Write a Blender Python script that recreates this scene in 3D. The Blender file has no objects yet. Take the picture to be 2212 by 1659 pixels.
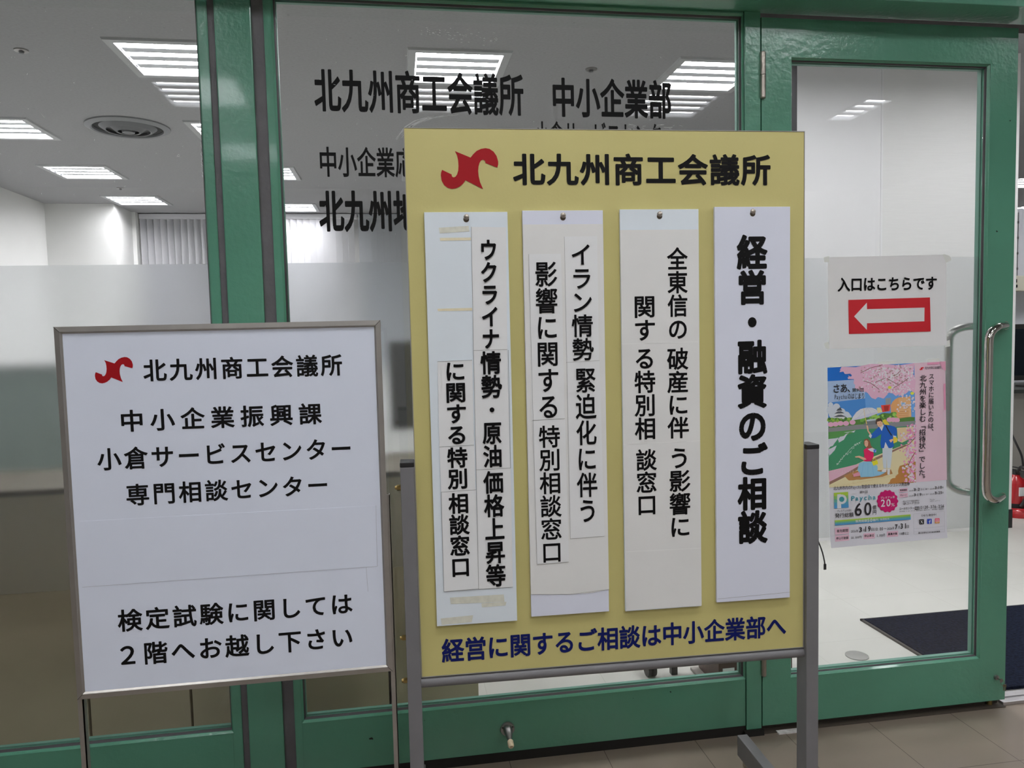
import bpy, bmesh, math, random
from mathutils import Vector, Matrix
random.seed(7)
scene = bpy.context.scene
C = scene.collection
# ------------------------------------------------------------------ camera
F_PX, PITCH, ROLL, YAW, CAMZ = 1620.6, 0.0672026, -0.0239805, -0.1524194, 1.335
W, H = 2212, 1659
fwd = Vector((-math.sin(YAW)*math.cos(PITCH), math.cos(YAW)*math.cos(PITCH), -math.sin(PITCH)))
r0 = fwd.cross(Vector((0, 0, 1))).normalized(); u0 = r0.cross(fwd)
RT = math.cos(ROLL)*r0 + math.sin(ROLL)*u0
UP = -math.sin(ROLL)*r0 + math.cos(ROLL)*u0
CAM = Vector((0, 0, CAMZ))
cd = bpy.data.cameras.new('camera'); cam = bpy.data.objects.new('camera', cd); C.objects.link(cam)
cd.sensor_width = 36; cd.lens = F_PX/W*36; cd.clip_start = .02; cd.clip_end = 100
cam.matrix_world = Matrix(((RT.x, UP.x, -fwd.x, CAM.x), (RT.y, UP.y, -fwd.y, CAM.y), (RT.z, UP.z, -fwd.z, CAM.z), (0, 0, 0, 1)))
scene.camera = cam
# ------------------------------------------------------------------ world, exposure
wd = bpy.data.worlds.new('world'); scene.world = wd; wd.use_nodes = True
wd.node_tree.nodes['Background'].inputs[0].default_value = (.75, .8, .85, 1)
wd.node_tree.nodes['Background'].inputs[1].default_value = .05
scene.view_settings.view_transform = 'Standard'; scene.view_settings.look = 'None'
scene.view_settings.gamma = 1; scene.view_settings.use_curve_mapping = False
scene.view_settings.exposure = 0.0
OFFICE_LAMP, HALL_LAMP = 59.0, 37.0
try: scene.cycles.use_denoising = True
except Exception: pass

# ------------------------------------------------------------------ measuring: photo pixel -> point of a known plane
def ray(px, py): return (px-W/2)*RT - (py-H/2)*UP + F_PX*fwd
class Frame:                                    # local x right, y into the scene, z up
    def __init__(s, o=(0, 0, 0), a=0.0):
        s.o = Vector(o); s.a = a
        s.R = Vector((math.cos(a), math.sin(a), 0)); s.D = Vector((-math.sin(a), math.cos(a), 0))
    def at(s, px, py, d):                       # (x, z) where the sight line meets local y = d
        r = ray(px, py); c = CAM - s.o
        t = (d - c.dot(s.D))/r.dot(s.D); q = c + r*t
        return q.dot(s.R), q.z
WORLD = Frame()
def onfloor(px, py, z=0.0):
    r = ray(px, py); t = (z-CAMZ)/r.z; return CAM.x + r.x*t, CAM.y + r.y*t

# ------------------------------------------------------------------ materials
def lin(c):
    c /= 255.0
    return c/12.92 if c <= .04045 else ((c+.055)/1.055)**2.4
def rgb(r, g, b): return (lin(r), lin(g), lin(b))
K = .60
def seen(r, g, b, k=None):                      # colour of a thing that looks like this under the hall lamps
    k = k or K
    c = [lin(v)/k for v in (r, g, b)]; f = min(1.0, .93/max(c))
    return tuple(v*f for v in c)
MATS = {}
def mat(name, col, rough=.5, metal=0.0, spec=.5, var=0.0, scale=8.0, bump=0.0, bscale=60.0, coat=0.0, stretch=None, wear=None):
    if name in MATS: return MATS[name]
    m = bpy.data.materials.new(name); m.use_nodes = True; MATS[name] = m
    nt = m.node_tree; b = nt.nodes['Principled BSDF']
    b.inputs['Base Color'].default_value = (*col, 1); b.inputs['Roughness'].default_value = rough
    b.inputs['Metallic'].default_value = metal; b.inputs['Specular IOR Level'].default_value = spec
    b.inputs['Coat Weight'].default_value = coat; b.inputs['Coat Roughness'].default_value = .07
    tc = nt.nodes.new('ShaderNodeTexCoord'); vec = tc.outputs['Object']
    if stretch:
        mp = nt.nodes.new('ShaderNodeMapping'); mp.inputs['Scale'].default_value = stretch
        nt.links.new(vec, mp.inputs[0]); vec = mp.outputs[0]
    src = None
    if var:
        n = nt.nodes.new('ShaderNodeTexNoise'); n.inputs['Scale'].default_value = scale; n.inputs['Detail'].default_value = 5
        nt.links.new(vec, n.inputs['Vector'])
        r = nt.nodes.new('ShaderNodeValToRGB'); r.color_ramp.elements[0].position = .3; r.color_ramp.elements[1].position = .7
        r.color_ramp.elements[0].color = tuple(c*(1-var) for c in col)+(1,)
        r.color_ramp.elements[1].color = tuple(min(1, c*(1+var)) for c in col)+(1,)
        nt.links.new(n.outputs[0], r.inputs[0]); src = r.outputs[0]
    if wear:                                    # sparse chips or specks (colour, threshold, scale)
        wc, th, ws = wear
        n = nt.nodes.new('ShaderNodeTexNoise'); n.inputs['Scale'].default_value = ws; n.inputs['Detail'].default_value = 3
        nt.links.new(vec, n.inputs['Vector'])
        r = nt.nodes.new('ShaderNodeValToRGB'); r.color_ramp.elements[0].position = th; r.color_ramp.elements[1].position = th+.02
        nt.links.new(n.outputs[0], r.inputs[0])
        mx = nt.nodes.new('ShaderNodeMix'); mx.data_type = 'RGBA'
        nt.links.new(r.outputs[0], mx.inputs[0])
        if src: nt.links.new(src, mx.inputs[6])
        else: mx.inputs[6].default_value = (*col, 1)
        mx.inputs[7].default_value = (*wc, 1); src = mx.outputs[2]
    if src: nt.links.new(src, b.inputs['Base Color'])
    if bump:
        n = nt.nodes.new('ShaderNodeTexNoise'); n.inputs['Scale'].default_value = bscale; n.inputs['Detail'].default_value = 4
        nt.links.new(vec, n.inputs['Vector'])
        bp = nt.nodes.new('ShaderNodeBump'); bp.inputs['Strength'].default_value = bump; bp.inputs['Distance'].default_value = .004
        nt.links.new(n.outputs[0], bp.inputs['Height']); nt.links.new(bp.outputs[0], b.inputs['Normal'])
    return m
def glow(name, col, s):
    m = bpy.data.materials.new(name); m.use_nodes = True; MATS[name] = m; nt = m.node_tree
    e = nt.nodes.new('ShaderNodeEmission'); e.inputs[0].default_value = (*col, 1); e.inputs[1].default_value = s
    nt.links.new(e.outputs[0], nt.nodes['Material Output'].inputs[0]); return m
def glass(name, tint):
    m = bpy.data.materials.new(name); m.use_nodes = True; MATS[name] = m; nt = m.node_tree
    N = nt.nodes.new; L = nt.links.new
    g = N('ShaderNodeNewGeometry'); d = N('ShaderNodeVectorMath'); d.operation = 'DOT_PRODUCT'
    L(g.outputs['Normal'], d.inputs[0]); L(g.outputs['Incoming'], d.inputs[1])
    a = N('ShaderNodeMath'); a.operation = 'ABSOLUTE'; L(d.outputs['Value'], a.inputs[0])
    s = N('ShaderNodeMath'); s.operation = 'SUBTRACT'; s.inputs[0].default_value = 1; L(a.outputs[0], s.inputs[1])
    p = N('ShaderNodeMath'); p.operation = 'POWER'; p.inputs[1].default_value = 5; L(s.outputs[0], p.inputs[0])
    q = N('ShaderNodeMath'); q.operation = 'MULTIPLY_ADD'; q.inputs[1].default_value = .955; q.inputs[2].default_value = .043; L(p.outputs[0], q.inputs[0])
    t = N('ShaderNodeBsdfTransparent'); t.inputs[0].default_value = (*tint, 1)
    gl = N('ShaderNodeBsdfGlossy'); gl.inputs['Roughness'].default_value = .0
    mx = N('ShaderNodeMixShader'); L(q.outputs[0], mx.inputs[0]); L(t.outputs[0], mx.inputs[1]); L(gl.outputs[0], mx.inputs[2])
    L(mx.outputs[0], nt.nodes['Material Output'].inputs[0]); return m
def frosted(name):
    m = bpy.data.materials.new(name); m.use_nodes = True; MATS[name] = m; nt = m.node_tree
    N = nt.nodes.new; L = nt.links.new
    r = N('ShaderNodeBsdfRefraction'); r.inputs['Roughness'].default_value = .24; r.inputs['IOR'].default_value = 1.22
    r.inputs[0].default_value = (.915, .925, .93, 1); r.distribution = 'BECKMANN'
    t = N('ShaderNodeBsdfTranslucent'); t.inputs[0].default_value = (.9, .92, .93, 1)
    mx = N('ShaderNodeMixShader'); mx.inputs[0].default_value = .03; L(r.outputs[0], mx.inputs[1]); L(t.outputs[0], mx.inputs[2])
    d = N('ShaderNodeBsdfDiffuse'); d.inputs[0].default_value = (.8, .83, .85, 1)
    m2 = N('ShaderNodeMixShader'); m2.inputs[0].default_value = .02; L(mx.outputs[0], m2.inputs[1]); L(d.outputs[0], m2.inputs[2])
    L(m2.outputs[0], nt.nodes['Material Output'].inputs[0]); return m
def tiles(name, col, pitch, ox, oy, line, rough, var, vscale, spec=.5, lw=.0022):
    m = mat(name, col, rough, spec=spec, var=var, scale=vscale, bump=.04, bscale=25)
    nt = m.node_tree; N = nt.nodes.new; L = nt.links.new; b = nt.nodes['Principled BSDF']
    tc = N('ShaderNodeTexCoord'); sp = N('ShaderNodeSeparateXYZ'); L(tc.outputs['Object'], sp.inputs[0]); outs = []
    for ax, off in ((0, ox), (1, oy)):
        a = N('ShaderNodeMath'); a.operation = 'SUBTRACT'; a.inputs[1].default_value = off-50*pitch; L(sp.outputs[ax], a.inputs[0])
        md = N('ShaderNodeMath'); md.operation = 'MODULO'; md.inputs[1].default_value = pitch; L(a.outputs[0], md.inputs[0])
        lt = N('ShaderNodeMath'); lt.operation = 'LESS_THAN'; lt.inputs[1].default_value = lw; L(md.outputs[0], lt.inputs[0]); outs.append(lt.outputs[0])
    mxm = N('ShaderNodeMath'); mxm.operation = 'MAXIMUM'; L(outs[0], mxm.inputs[0]); L(outs[1], mxm.inputs[1])
    old = b.inputs['Base Color'].links[0].from_socket
    mx = N('ShaderNodeMix'); mx.data_type = 'RGBA'; L(mxm.outputs[0], mx.inputs[0]); L(old, mx.inputs[6]); mx.inputs[7].default_value = (*line, 1)
    L(mx.outputs[2], b.inputs['Base Color']); return m

GREEN = mat('green_enamel', seen(63, 109, 90, .53), .24, spec=.5, var=.06, scale=3, bump=.35, bscale=55, coat=.5, wear=(rgb(35, 45, 40), .76, 22))
GREEN_RAIL = GREEN
GASKET = mat('glazing_gasket', rgb(62, 62, 64), .6)
SEAL = mat('grey_sealant', rgb(98, 96, 98), .55, var=.12, scale=14, bump=.5, bscale=35)
STOP = mat('inner_glazing_stop', seen(72, 108, 96, .6), .4)
DARK = mat('plinth_and_gap_shade', rgb(30, 27, 24), .8)
ALU = mat('brushed_aluminium', rgb(200, 198, 200), .35, .85, var=.05, scale=30)
STEEL = mat('polished_steel', rgb(215, 212, 206), .12, 1.0)
CHROME = mat('hinge_steel', rgb(176, 168, 158), .35, .9, var=.15, scale=30)
FRAME_STEEL = mat('satin_steel_frame', rgb(168, 164, 158), .38, .75, var=.08, scale=12)
POST = mat('grey_painted_post', seen(97, 96, 98, .66), .42, var=.04, scale=20)
POST_CAP = mat('black_plastic', rgb(28, 28, 29), .45)
BRASS = mat('brass', rgb(160, 136, 84), .35, .9)
YELLOW = mat('yellow_panel', seen(164, 156, 101, .635), .38, var=.03, scale=3, bump=.05, bscale=160)
WHITE_BOARD = mat('white_acrylic', seen(178, 181, 192, .545), .3, var=.01)
WHITE_BOARD2 = mat('pale_acrylic', seen(176, 183, 188, .545), .35, var=.015)
SIGN_WHITE = mat('white_sign_face', seen(174, 179, 190, .475), .3, var=.01)
PAPER = mat('paper', seen(183, 184, 184, .565), .7, var=.015, scale=10)
PAPER2 = mat('warm_paper', seen(181, 181, 179, .565), .7, var=.02, scale=9, bump=.3, bscale=6)
TAPE = mat('old_tape', seen(186, 178, 152), .5, var=.06, scale=60)
TAPE2 = mat('tape_residue', seen(176, 176, 164), .6, var=.08, scale=80)
INK = mat('black_vinyl', rgb(10, 9, 10), .6, spec=.2)
INKP = mat('black_print', rgb(11, 10, 11), .8, spec=.15)
BLUEINK = mat('navy_vinyl', seen(6, 20, 88, .85), .5, spec=.25)
RED = mat('red_vinyl', seen(146, 10, 20, .80), .5, spec=.25)
EDGE = mat('sheet_edge', rgb(128, 126, 120), .8)
CREASE = mat('paper_crease', seen(198, 198, 196), .8)
OFF_WHITE = mat('office_wall_paint', (.80, .80, .79), .7, var=.015, scale=4)
OFFICE_CEIL = mat('ceiling_board', (.33, .33, .34), .85, var=.05, scale=60, wear=((.25, .25, .255), .70, 40))
HALL_WALL = mat('hall_wall_paint', (.62, .62, .60), .7)
TRIM_WHITE = mat('lamp_trim', (.42, .43, .44), .45)
LAMP_BOX = mat('lamp_reflector', (.80, .82, .84), .4)
LAMP_BAR = mat('lamp_bar', (.72, .74, .78), .4)
TUBE_O = glow('office_tube', (.985, .98, 1.0), OFFICE_LAMP)
TUBE_H = glow('hall_tube', (.97, .975, 1.0), HALL_LAMP)
GLASS = glass('window_glass', (.975, .977, .977))
FILM = frosted('frosted_film')
FLOOR_HALL = tiles('beige_vinyl_tile', seen(120, 109, 98, .74), .3055, .612, 2.25, rgb(96, 88, 78), .22, .05, 2.5)
FLOOR_OFF = tiles('white_vinyl_tile', (.54, .54, .50), .455, 1.2, 2.4, (.47, .47, .43), .38, .05, 3, .4, .003)
CABINET = mat('olive_grey_steel', seen(124, 117, 98, .43), .45, var=.03, scale=5)
SCREEN = mat('grey_green_cloth', seen(122, 134, 130, .55), .8, var=.05, scale=20)
NAVY_MAT = mat('navy_loop_pile', rgb(19, 24, 38), .95, spec=.1, var=.6, scale=95, bump=1.0, bscale=95)
BLIND = mat('blind_fabric', (.62, .62, .65), .6)
BLIND_PALE = mat('pale_blind_fabric', (.78, .78, .81), .6)
BLIND_GREY = mat('grey_blind_fabric', (.45, .47, .50), .6)
VENT = mat('vent_metal', (.15, .155, .165), .5)
MONITOR = mat('monitor_black', rgb(40, 40, 38), .5)
BLUEGREY = mat('blue_grey_panel', rgb(120, 132, 140), .6)
WOOD_DARK = mat('dark_walnut', rgb(74, 52, 44), .45, var=.2, scale=6, stretch=(1, 12, 1))
EXT_RED = mat('extinguisher_red', rgb(176, 26, 34), .25, coat=.4)
CREAM = mat('cream_plastic', rgb(222, 218, 200), .4)
DESKGREY = mat('desk_grey', rgb(148, 144, 138), .5)
RUBBER = mat('cream_rubber', seen(186, 172, 146), .6, var=.15, scale=60)
DULL = mat('dull_chrome', rgb(150, 148, 146), .3, .9)

# ------------------------------------------------------------------ mesh helpers
def new(): return bmesh.new()
def box(bm, x0, x1, y0, y1, z0, z1, bev=0.0):
    vs = [bm.verts.new((x, y, z)) for x in (x0, x1) for y in (y0, y1) for z in (z0, z1)]
    fs = [bm.faces.new([vs[i] for i in f]) for f in ((0, 1, 3, 2), (4, 6, 7, 5), (0, 4, 5, 1), (2, 3, 7, 6), (0, 2, 6, 4), (1, 5, 7, 3))]
    if bev:
        es = list({e for f in fs for e in f.edges})
        bmesh.ops.bevel(bm, geom=es, offset=bev, segments=2, profile=.6, affect='EDGES')
def prism(bm, poly, y0, y1):                    # poly in (x, z), solid between y0 and y1
    a = [bm.verts.new((x, y0, z)) for x, z in poly]; b = [bm.verts.new((x, y1, z)) for x, z in poly]
    bm.faces.new(a); bm.faces.new(b[::-1]); n = len(poly)
    for i in range(n): bm.faces.new((a[i], b[i], b[(i+1) % n], a[(i+1) % n]))
def sheet(bm, poly, y, mi=0):
    f = bm.faces.new([bm.verts.new((x, y, z)) for x, z in poly]); f.material_index = mi; return f
def ring(bm, x0, x1, z0, z1, prof):             # mitred rectangular ring, prof = closed list of (inset, y)
    rows = []
    for s, y in prof:
        rows.append([bm.verts.new(v) for v in ((x0+s, y, z0+s), (x1-s, y, z0+s), (x1-s, y, z1-s), (x0+s, y, z1-s))])
    n = len(rows)
    for i in range(n):
        a, b = rows[i], rows[(i+1) % n]
        for k in range(4): bm.faces.new((a[k], a[(k+1) % 4], b[(k+1) % 4], b[k]))
def cyl(bm, p, q, r, seg=16, r2=None):
    p, q = Vector(p), Vector(q); d = q-p; L = d.length
    m = Matrix.Translation((p+q)/2) @ d.to_track_quat('Z', 'Y').to_matrix().to_4x4()
    bmesh.ops.create_cone(bm, cap_ends=True, segments=seg, radius1=r, radius2=r if r2 is None else r2, depth=L, matrix=m)
def tube(bm, pts, r, seg=12):
    pts = [Vector(p) for p in pts]; rows = []
    nrm = None
    for i, p in enumerate(pts):
        t = (pts[min(i+1, len(pts)-1)]-pts[max(i-1, 0)]).normalized()
        if nrm is None: nrm = t.orthogonal().normalized()
        nrm = (nrm - t*nrm.dot(t)).normalized(); bn = t.cross(nrm)
        rr = r[i] if isinstance(r, (list, tuple)) else r
        rows.append([bm.verts.new(p + (nrm*math.cos(2*math.pi*k/seg)+bn*math.sin(2*math.pi*k/seg))*rr) for k in range(seg)])
    for a, b in zip(rows, rows[1:]):
        for k in range(seg): bm.faces.new((a[k], a[(k+1) % seg], b[(k+1) % seg], b[k]))
    bm.faces.new(rows[0][::-1]); bm.faces.new(rows[-1])
def lathe(bm, prof, c=(0, 0, 0), axis='Z', seg=32):
    rows = []; c = Vector(c)
    for r, h in prof:
        row = []
        for k in range(seg):
            a = 2*math.pi*k/seg; x, y = r*math.cos(a), r*math.sin(a)
            row.append(bm.verts.new(c + (Vector((x, y, h)) if axis == 'Z' else Vector((x, h, y)))))
        rows.append(row)
    for a, b in zip(rows, rows[1:]):
        for k in range(seg): bm.faces.new((a[k], a[(k+1) % seg], b[(k+1) % seg], b[k]))
    bm.faces.new(rows[0][::-1]); bm.faces.new(rows[-1])
def ball(bm, c, r, sx=1, sy=1, sz=1, seg=16):
    bmesh.ops.create_uvsphere(bm, u_segments=seg, v_segments=max(6, seg//2), radius=r, matrix=Matrix.Translation(c) @ Matrix.Diagonal((sx, sy, sz, 1)))
def smooth_path(pts, n=10):
    P = [Vector(p) for p in pts]; P = [2*P[0]-P[1]] + P + [2*P[-1]-P[-2]]; out = []
    for i in range(1, len(P)-2):
        for k in range(n):
            t = k/n; a, b, c, d = P[i-1:i+3]
            out.append(.5*((2*b)+(c-a)*t+(2*a-5*b+4*c-d)*t*t+(3*b-3*c+d-a)*t**3))
    return out + [P[-2]]
def obj(name, bm, m, parent=None, smooth=False, fix=True):
    if fix: bmesh.ops.recalc_face_normals(bm, faces=bm.faces)
    me = bpy.data.meshes.new(name); bm.to_mesh(me); bm.free()
    for x in (m if isinstance(m, (list, tuple)) else [m]): me.materials.append(x)
    if smooth:
        for p in me.polygons: p.use_smooth = True
        try: me.set_sharp_from_angle(angle=math.radians(40))
        except Exception: pass
    o = bpy.data.objects.new(name, me); C.objects.link(o)
    if parent: o.parent = parent
    return o
def thing(name, label, cat, loc=(0, 0, 0), rz=0.0, group=None):
    o = bpy.data.objects.new(name, None); C.objects.link(o); o.empty_display_size = .1
    o.location = loc; o.rotation_euler = (0, 0, rz)
    return tag(o, label, cat, group)
def tag(o, label, cat, group=None):
    o['label'] = label; o['category'] = cat
    if group: o['group'] = group
    return o
def struct(o, label=None):
    o['kind'] = 'structure'
    if label: o['label'] = label
    return o
def sroot(name, label=None):
    o = bpy.data.objects.new(name, None); C.objects.link(o); return struct(o, label)

# ------------------------------------------------------------------ lettering
_fc = bpy.data.curves.new('lettering_source', 'FONT'); _fo = bpy.data.objects.new('lettering_source', _fc)
C.objects.link(_fo); _fc.fill_mode = 'FRONT'; _fc.resolution_u = 4
GL = {}
def glyph(ch, off):
    """outline of one character, made bolder by a round-jointed stroke of half width off along its edge"""
    k = (ch, off)
    if k not in GL or GL[k][2] is None:
        if (ch, 0) not in GL:
            _fc.body = ch
            dg = bpy.context.evaluated_depsgraph_get(); dg.update()
            me = bpy.data.meshes.new_from_object(_fo.evaluated_get(dg))
            GL[(ch, 0)] = ([(v.co.x, v.co.y, 0) for v in me.vertices], [tuple(p.vertices) for p in me.polygons], None); bpy.data.meshes.remove(me)
        v0, e0, _ = GL[(ch, 0)]; vs, es = list(v0), list(e0)
        if off > .004:
            cnt = {}
            for p in e0:
                for a, b in zip(p, p[1:]+p[:1]): cnt[(min(a, b), max(a, b))] = cnt.get((min(a, b), max(a, b)), 0)+1
            nb = {}; li = 0
            def add(pts):
                nonlocal li
                li += 1; n = len(vs); vs.extend((x, y, 1+li % 23) for x, y in pts); es.append(tuple(range(n, n+len(pts))))
            for (a, b), c in cnt.items():
                if c != 1: continue
                (ax, ay, _), (bx, by, _) = v0[a], v0[b]; dx, dy = bx-ax, by-ay; l = math.hypot(dx, dy)
                if l < 1e-9: continue
                nx, ny = -dy/l*off, dx/l*off; add([(ax+nx, ay+ny), (bx+nx, by+ny), (bx-nx, by-ny), (ax-nx, ay-ny)])
                nb.setdefault(a, []).append((dx/l, dy/l)); nb.setdefault(b, []).append((-dx/l, -dy/l))
            for a, d in nb.items():
                if len(d) == 2 and d[0][0]*d[1][0]+d[0][1]*d[1][1] < -.93: continue
                add([(v0[a][0]+off*math.cos(2*math.pi*q/14), v0[a][1]+off*math.sin(2*math.pi*q/14)) for q in range(14)])
        if vs: bb = (min(v[0] for v in vs), max(v[0] for v in vs), min(v[1] for v in vs), max(v[1] for v in vs))
        else: bb = (0, .3, 0, 0)
        GL[k] = (vs, es, bb)
    return GL[k]
def put(bm, vs, es, f, y, mi=0):
    bv = []
    for v in vs:
        x, z = f(v[0], v[1]); bv.append(bm.verts.new((x, y-(v[2] if len(v) > 2 else 0)*4e-6, z)))
    for p in es:
        try: bm.faces.new([bv[i] for i in p]).material_index = mi
        except ValueError: pass
def adv(ch): return .62 if ord(ch) < 0x2000 else 1.0
def hline(bm, fr, d, s, L, R, ref, off=.02, track=1.0, y=None, mi=0):
    """horizontal line. L, R = photo points at the ink's left and right end; ref = (char index, x, ytop, ybottom) of one character"""
    x0, _ = fr.at(*L, d); x1, _ = fr.at(*R, d)
    k, rx, rt, rb = ref; zt = fr.at(rx, rt, d)[1]; zb = fr.at(rx, rb, d)[1]
    pos, cx = [], 0.0
    for ch in s: pos.append(cx); cx += adv(ch)*track
    g = [glyph(ch, off) for ch in s]
    a0 = min(p+q[2][0] for p, q, ch in zip(pos, g, s) if ch not in ' \u3000'); a1 = max(p+q[2][1] for p, q, ch in zip(pos, g, s) if ch not in ' \u3000')
    sx = (x1-x0)/(a1-a0); sz = (zt-zb)/(g[k][2][3]-g[k][2][2]); b0 = g[k][2][2]
    for p, q in zip(pos, g):
        put(bm, q[0], q[1], lambda u, v: (x0+(p+u-a0)*sx, zb+(v-b0)*sz), d if y is None else y, mi)
def vline(bm, fr, d, s, T, B, xl, xr, off=.02, track=1.0, mi=0):
    """vertical column. T, B = photo points at ink top and bottom; xl, xr = ink left/right of the widest character as photo points at the top"""
    zt = fr.at(*T, d)[1]; zb = fr.at(*B, d)[1]
    w = fr.at(*xr, d)[0]-fr.at(*xl, d)[0]; cx = (fr.at(*xr, d)[0]+fr.at(*xl, d)[0])/2
    g = []
    for i, ch in enumerate(s):
        vs, es, bb = glyph(ch, off)
        if ch in '「」': vs = [(.5+(v-.38), .38-(u-.5), q) for u, v, q in vs]
        if ch in '、。': vs = [(u+.62, v+.62, q) for u, v, q in vs]
        g.append((vs, es, min(v[1] for v in vs), max(v[1] for v in vs), min(v[0] for v in vs), max(v[0] for v in vs)))
    n = len(s); top = g[0][3]; bot = -(n-1)*track+g[-1][2]
    sz = (zt-zb)/(top-bot); sx = w/max(q[5]-q[4] for q in g)
    for i, q in enumerate(g):
        put(bm, q[0], q[1], lambda u, v: (cx+(u-.5)*sx, zt-(top-(v-i*track))*sz), d, mi)

def letters(parent, m, f, *args, name='lettering', **kw):
    bm = new(); f(bm, *args, **kw); return obj(name, bm, m, parent, fix=False)
# ------------------------------------------------------------------ rooms
CEIL, FY = 3.0, 2.24
def slab_with_holes(bm, x0, x1, y0, y1, z, holes, up):
    xs = sorted({x0, x1, *[h[0] for h in holes], *[h[1] for h in holes]}); ys = sorted({y0, y1, *[h[2] for h in holes], *[h[3] for h in holes]})
    for a, b in zip(xs, xs[1:]):
        for c, d in zip(ys, ys[1:]):
            mx, my = (a+b)/2, (c+d)/2
            if any(h[0] < mx < h[1] and h[2] < my < h[3] for h in holes): continue
            q = [bm.verts.new((*v, z)) for v in ((a, c), (b, c), (b, d), (a, d))]
            bm.faces.new(q if up else q[::-1])
HO = .256
office_lights = [(-1.225, 4.80, 'square louvred ceiling light nearest the glass, left of the green column'),
    (.435, 4.80, 'square ceiling light behind the black lettering on the middle pane'),
    (2.09, 4.80, 'square ceiling light cut by the right edge of the middle pane'),
    (-2.93, 6.40, 'ceiling light cut off by the left edge of the photo, beside the round vent'),
    (-1.225, 6.40, 'ceiling light half hidden by the left side of the green column, right of the vent'),
    (-2.93, 7.95, 'ceiling light in the left pane, between the round vent and the far corner'),
    (-1.225, 7.93, 'small ceiling light at the left edge of the middle pane, upper of two'),
    (.435, 7.93, 'far ceiling light peeking out beside the top left edge of the yellow board'),
    (-2.93, 9.48, 'farthest ceiling light in the left pane, just above the vertical blind'),
    (-1.225, 9.95, 'small ceiling light at the left edge of the middle pane, above the blind'),
    (-1.225, 3.17, 'office ceiling light in the row right behind the glass, left of the green column'),
    (.435, 3.17, 'office ceiling light in the row right behind the glass, over the middle pane'),
    (2.09, 3.17, 'office ceiling light in the row right behind the glass door'),
    (3.75, 3.17, 'office ceiling light in the row right behind the glass, right of the door'),
    (5.4, 4.83, 'office ceiling light over the slice of office right of the door'),  # lamp added out of view to brighten the things beyond the partition
    (7.5, 8.1, 'upper of two far ceiling lights seen right of the open door edge'),
    (9.3, 10.0, 'lower of two far ceiling lights seen right of the open door edge')]
hall_lights = [(x, y, 'hall ceiling light %s, %s' % (a, b)) for x, a in ((-1.225, 'above the white sign'), (.435, 'above the yellow board'), (2.09, 'above the glass door'), (3.595, 'right of the glass door'))
    for y, b in ((.72, 'in the row nearest the glass'), (-.92, 'in the second row from the glass'), (-2.56, 'in the row farthest from the glass'))]
def ceil_holes(L): return [(x-(.38*HO if abs(x-3.595) < .01 else HO), x+(.38*HO if abs(x-3.595) < .01 else HO), y-HO, y+HO) for x, y, _ in L]
XL, XR, YB, HB = -4.05, 12.0, 10.75, -4.2
bm = new(); slab_with_holes(bm, -6, XR, 2.30, 13, CEIL, ceil_holes(office_lights), False); struct(obj('ceiling', bm, OFFICE_CEIL, fix=False))
bm = new(); slab_with_holes(bm, -5.5, 6.0, HB, 2.30, CEIL, ceil_holes(hall_lights), False); struct(obj('ceiling', bm, OFFICE_CEIL, fix=False))
bm = new(); box(bm, -6, XR, 2.30, 13, -.1, 0); struct(obj('floor', bm, FLOOR_OFF))
bm = new(); box(bm, -5.5, 6.0, HB, 2.2999, -.1, 0); struct(obj('floor', bm, FLOOR_HALL))
bm = new(); box(bm, -5.6, -5.5, HB, 2.24, 0, CEIL+.1); struct(obj('wall_left', bm, HALL_WALL))
bm = new(); box(bm, 6.0, 6.1, HB, 2.24, 0, CEIL+.1); struct(obj('wall_right', bm, HALL_WALL))
bm = new(); box(bm, -5.6, 6.1, HB-.1, HB, 0, CEIL+.1); struct(obj('wall_front', bm, HALL_WALL))
bm = new(); box(bm, XL-.1, XL, 2.30, 9.73, 0, CEIL+.1); struct(obj('wall_left', bm, OFF_WHITE))
bm = new(); box(bm, -4.15, -3.28, 9.73, YB, 0, CEIL+.1); struct(obj('wall_column', bm, OFF_WHITE))
bm = new(); box(bm, -3.28, XR, YB, YB+.1, 0, CEIL+.1); struct(obj('wall_back', bm, OFF_WHITE))
bm = new(); box(bm, XR, XR+.1, 2.30, YB, 0, CEIL+.1); struct(obj('wall_right', bm, OFF_WHITE))
# white partition standing inside, behind the glass door
WP = 4.25
x0 = WORLD.at(1722, 140, WP)[0]; x1 = WORLD.at(2206, 80, WP)[0]; xs = WORLD.at(1905, 300, WP)[0]
PW = mat('partition_paper', (.80, .80, .79), .65, var=.02, scale=30, stretch=(.3, 1, 9), bump=.12, bscale=60)
PW2 = mat('partition_panel', (.83, .83, .84), .5)
bm = new(); box(bm, x0, xs-.006, WP, WP+.06, 0, CEIL); box(bm, xs-.006, xs+.006, WP-.004, WP+.06, 0, CEIL); wp = struct(obj('wall_partition', bm, PW2))
bm = new(); box(bm, xs+.006, x1, WP, WP+.06, .0, CEIL); struct(obj('wall_partition', bm, PW))
bm = new(); box(bm, x0-.002, x0, WP+.001, WP+.062, 0, CEIL); struct(obj('trim_10', bm, mat('end_shade_sheet', (.035, .035, .037), .9, spec=.05)), 'grey end cap on the edge of the white partition')  # added near-black sheet, keeps the lamplit partition end looking shaded
zc = WORLD.at(2183, 1100, WP)[1]; xc = WORLD.at(2172, 1115, WP)[0]
bm = new(); box(bm, xc, x1+.004, WP-.006, WP+.064, 0, zc); struct(obj('trim_1', bm, POST_CAP), 'black corner guard at the foot of the white partition')
# wall above the shopfront and beside it
bm = new(); box(bm, -5.5, 6.0, 2.25, 2.30, 2.62, CEIL); box(bm, -5.5, -2.46, 2.25, 2.30, 0, 2.62); box(bm, 2.98, 6.0, 2.25, 2.30, 0, 2.62); struct(obj('wall_shopfront', bm, HALL_WALL))
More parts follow.
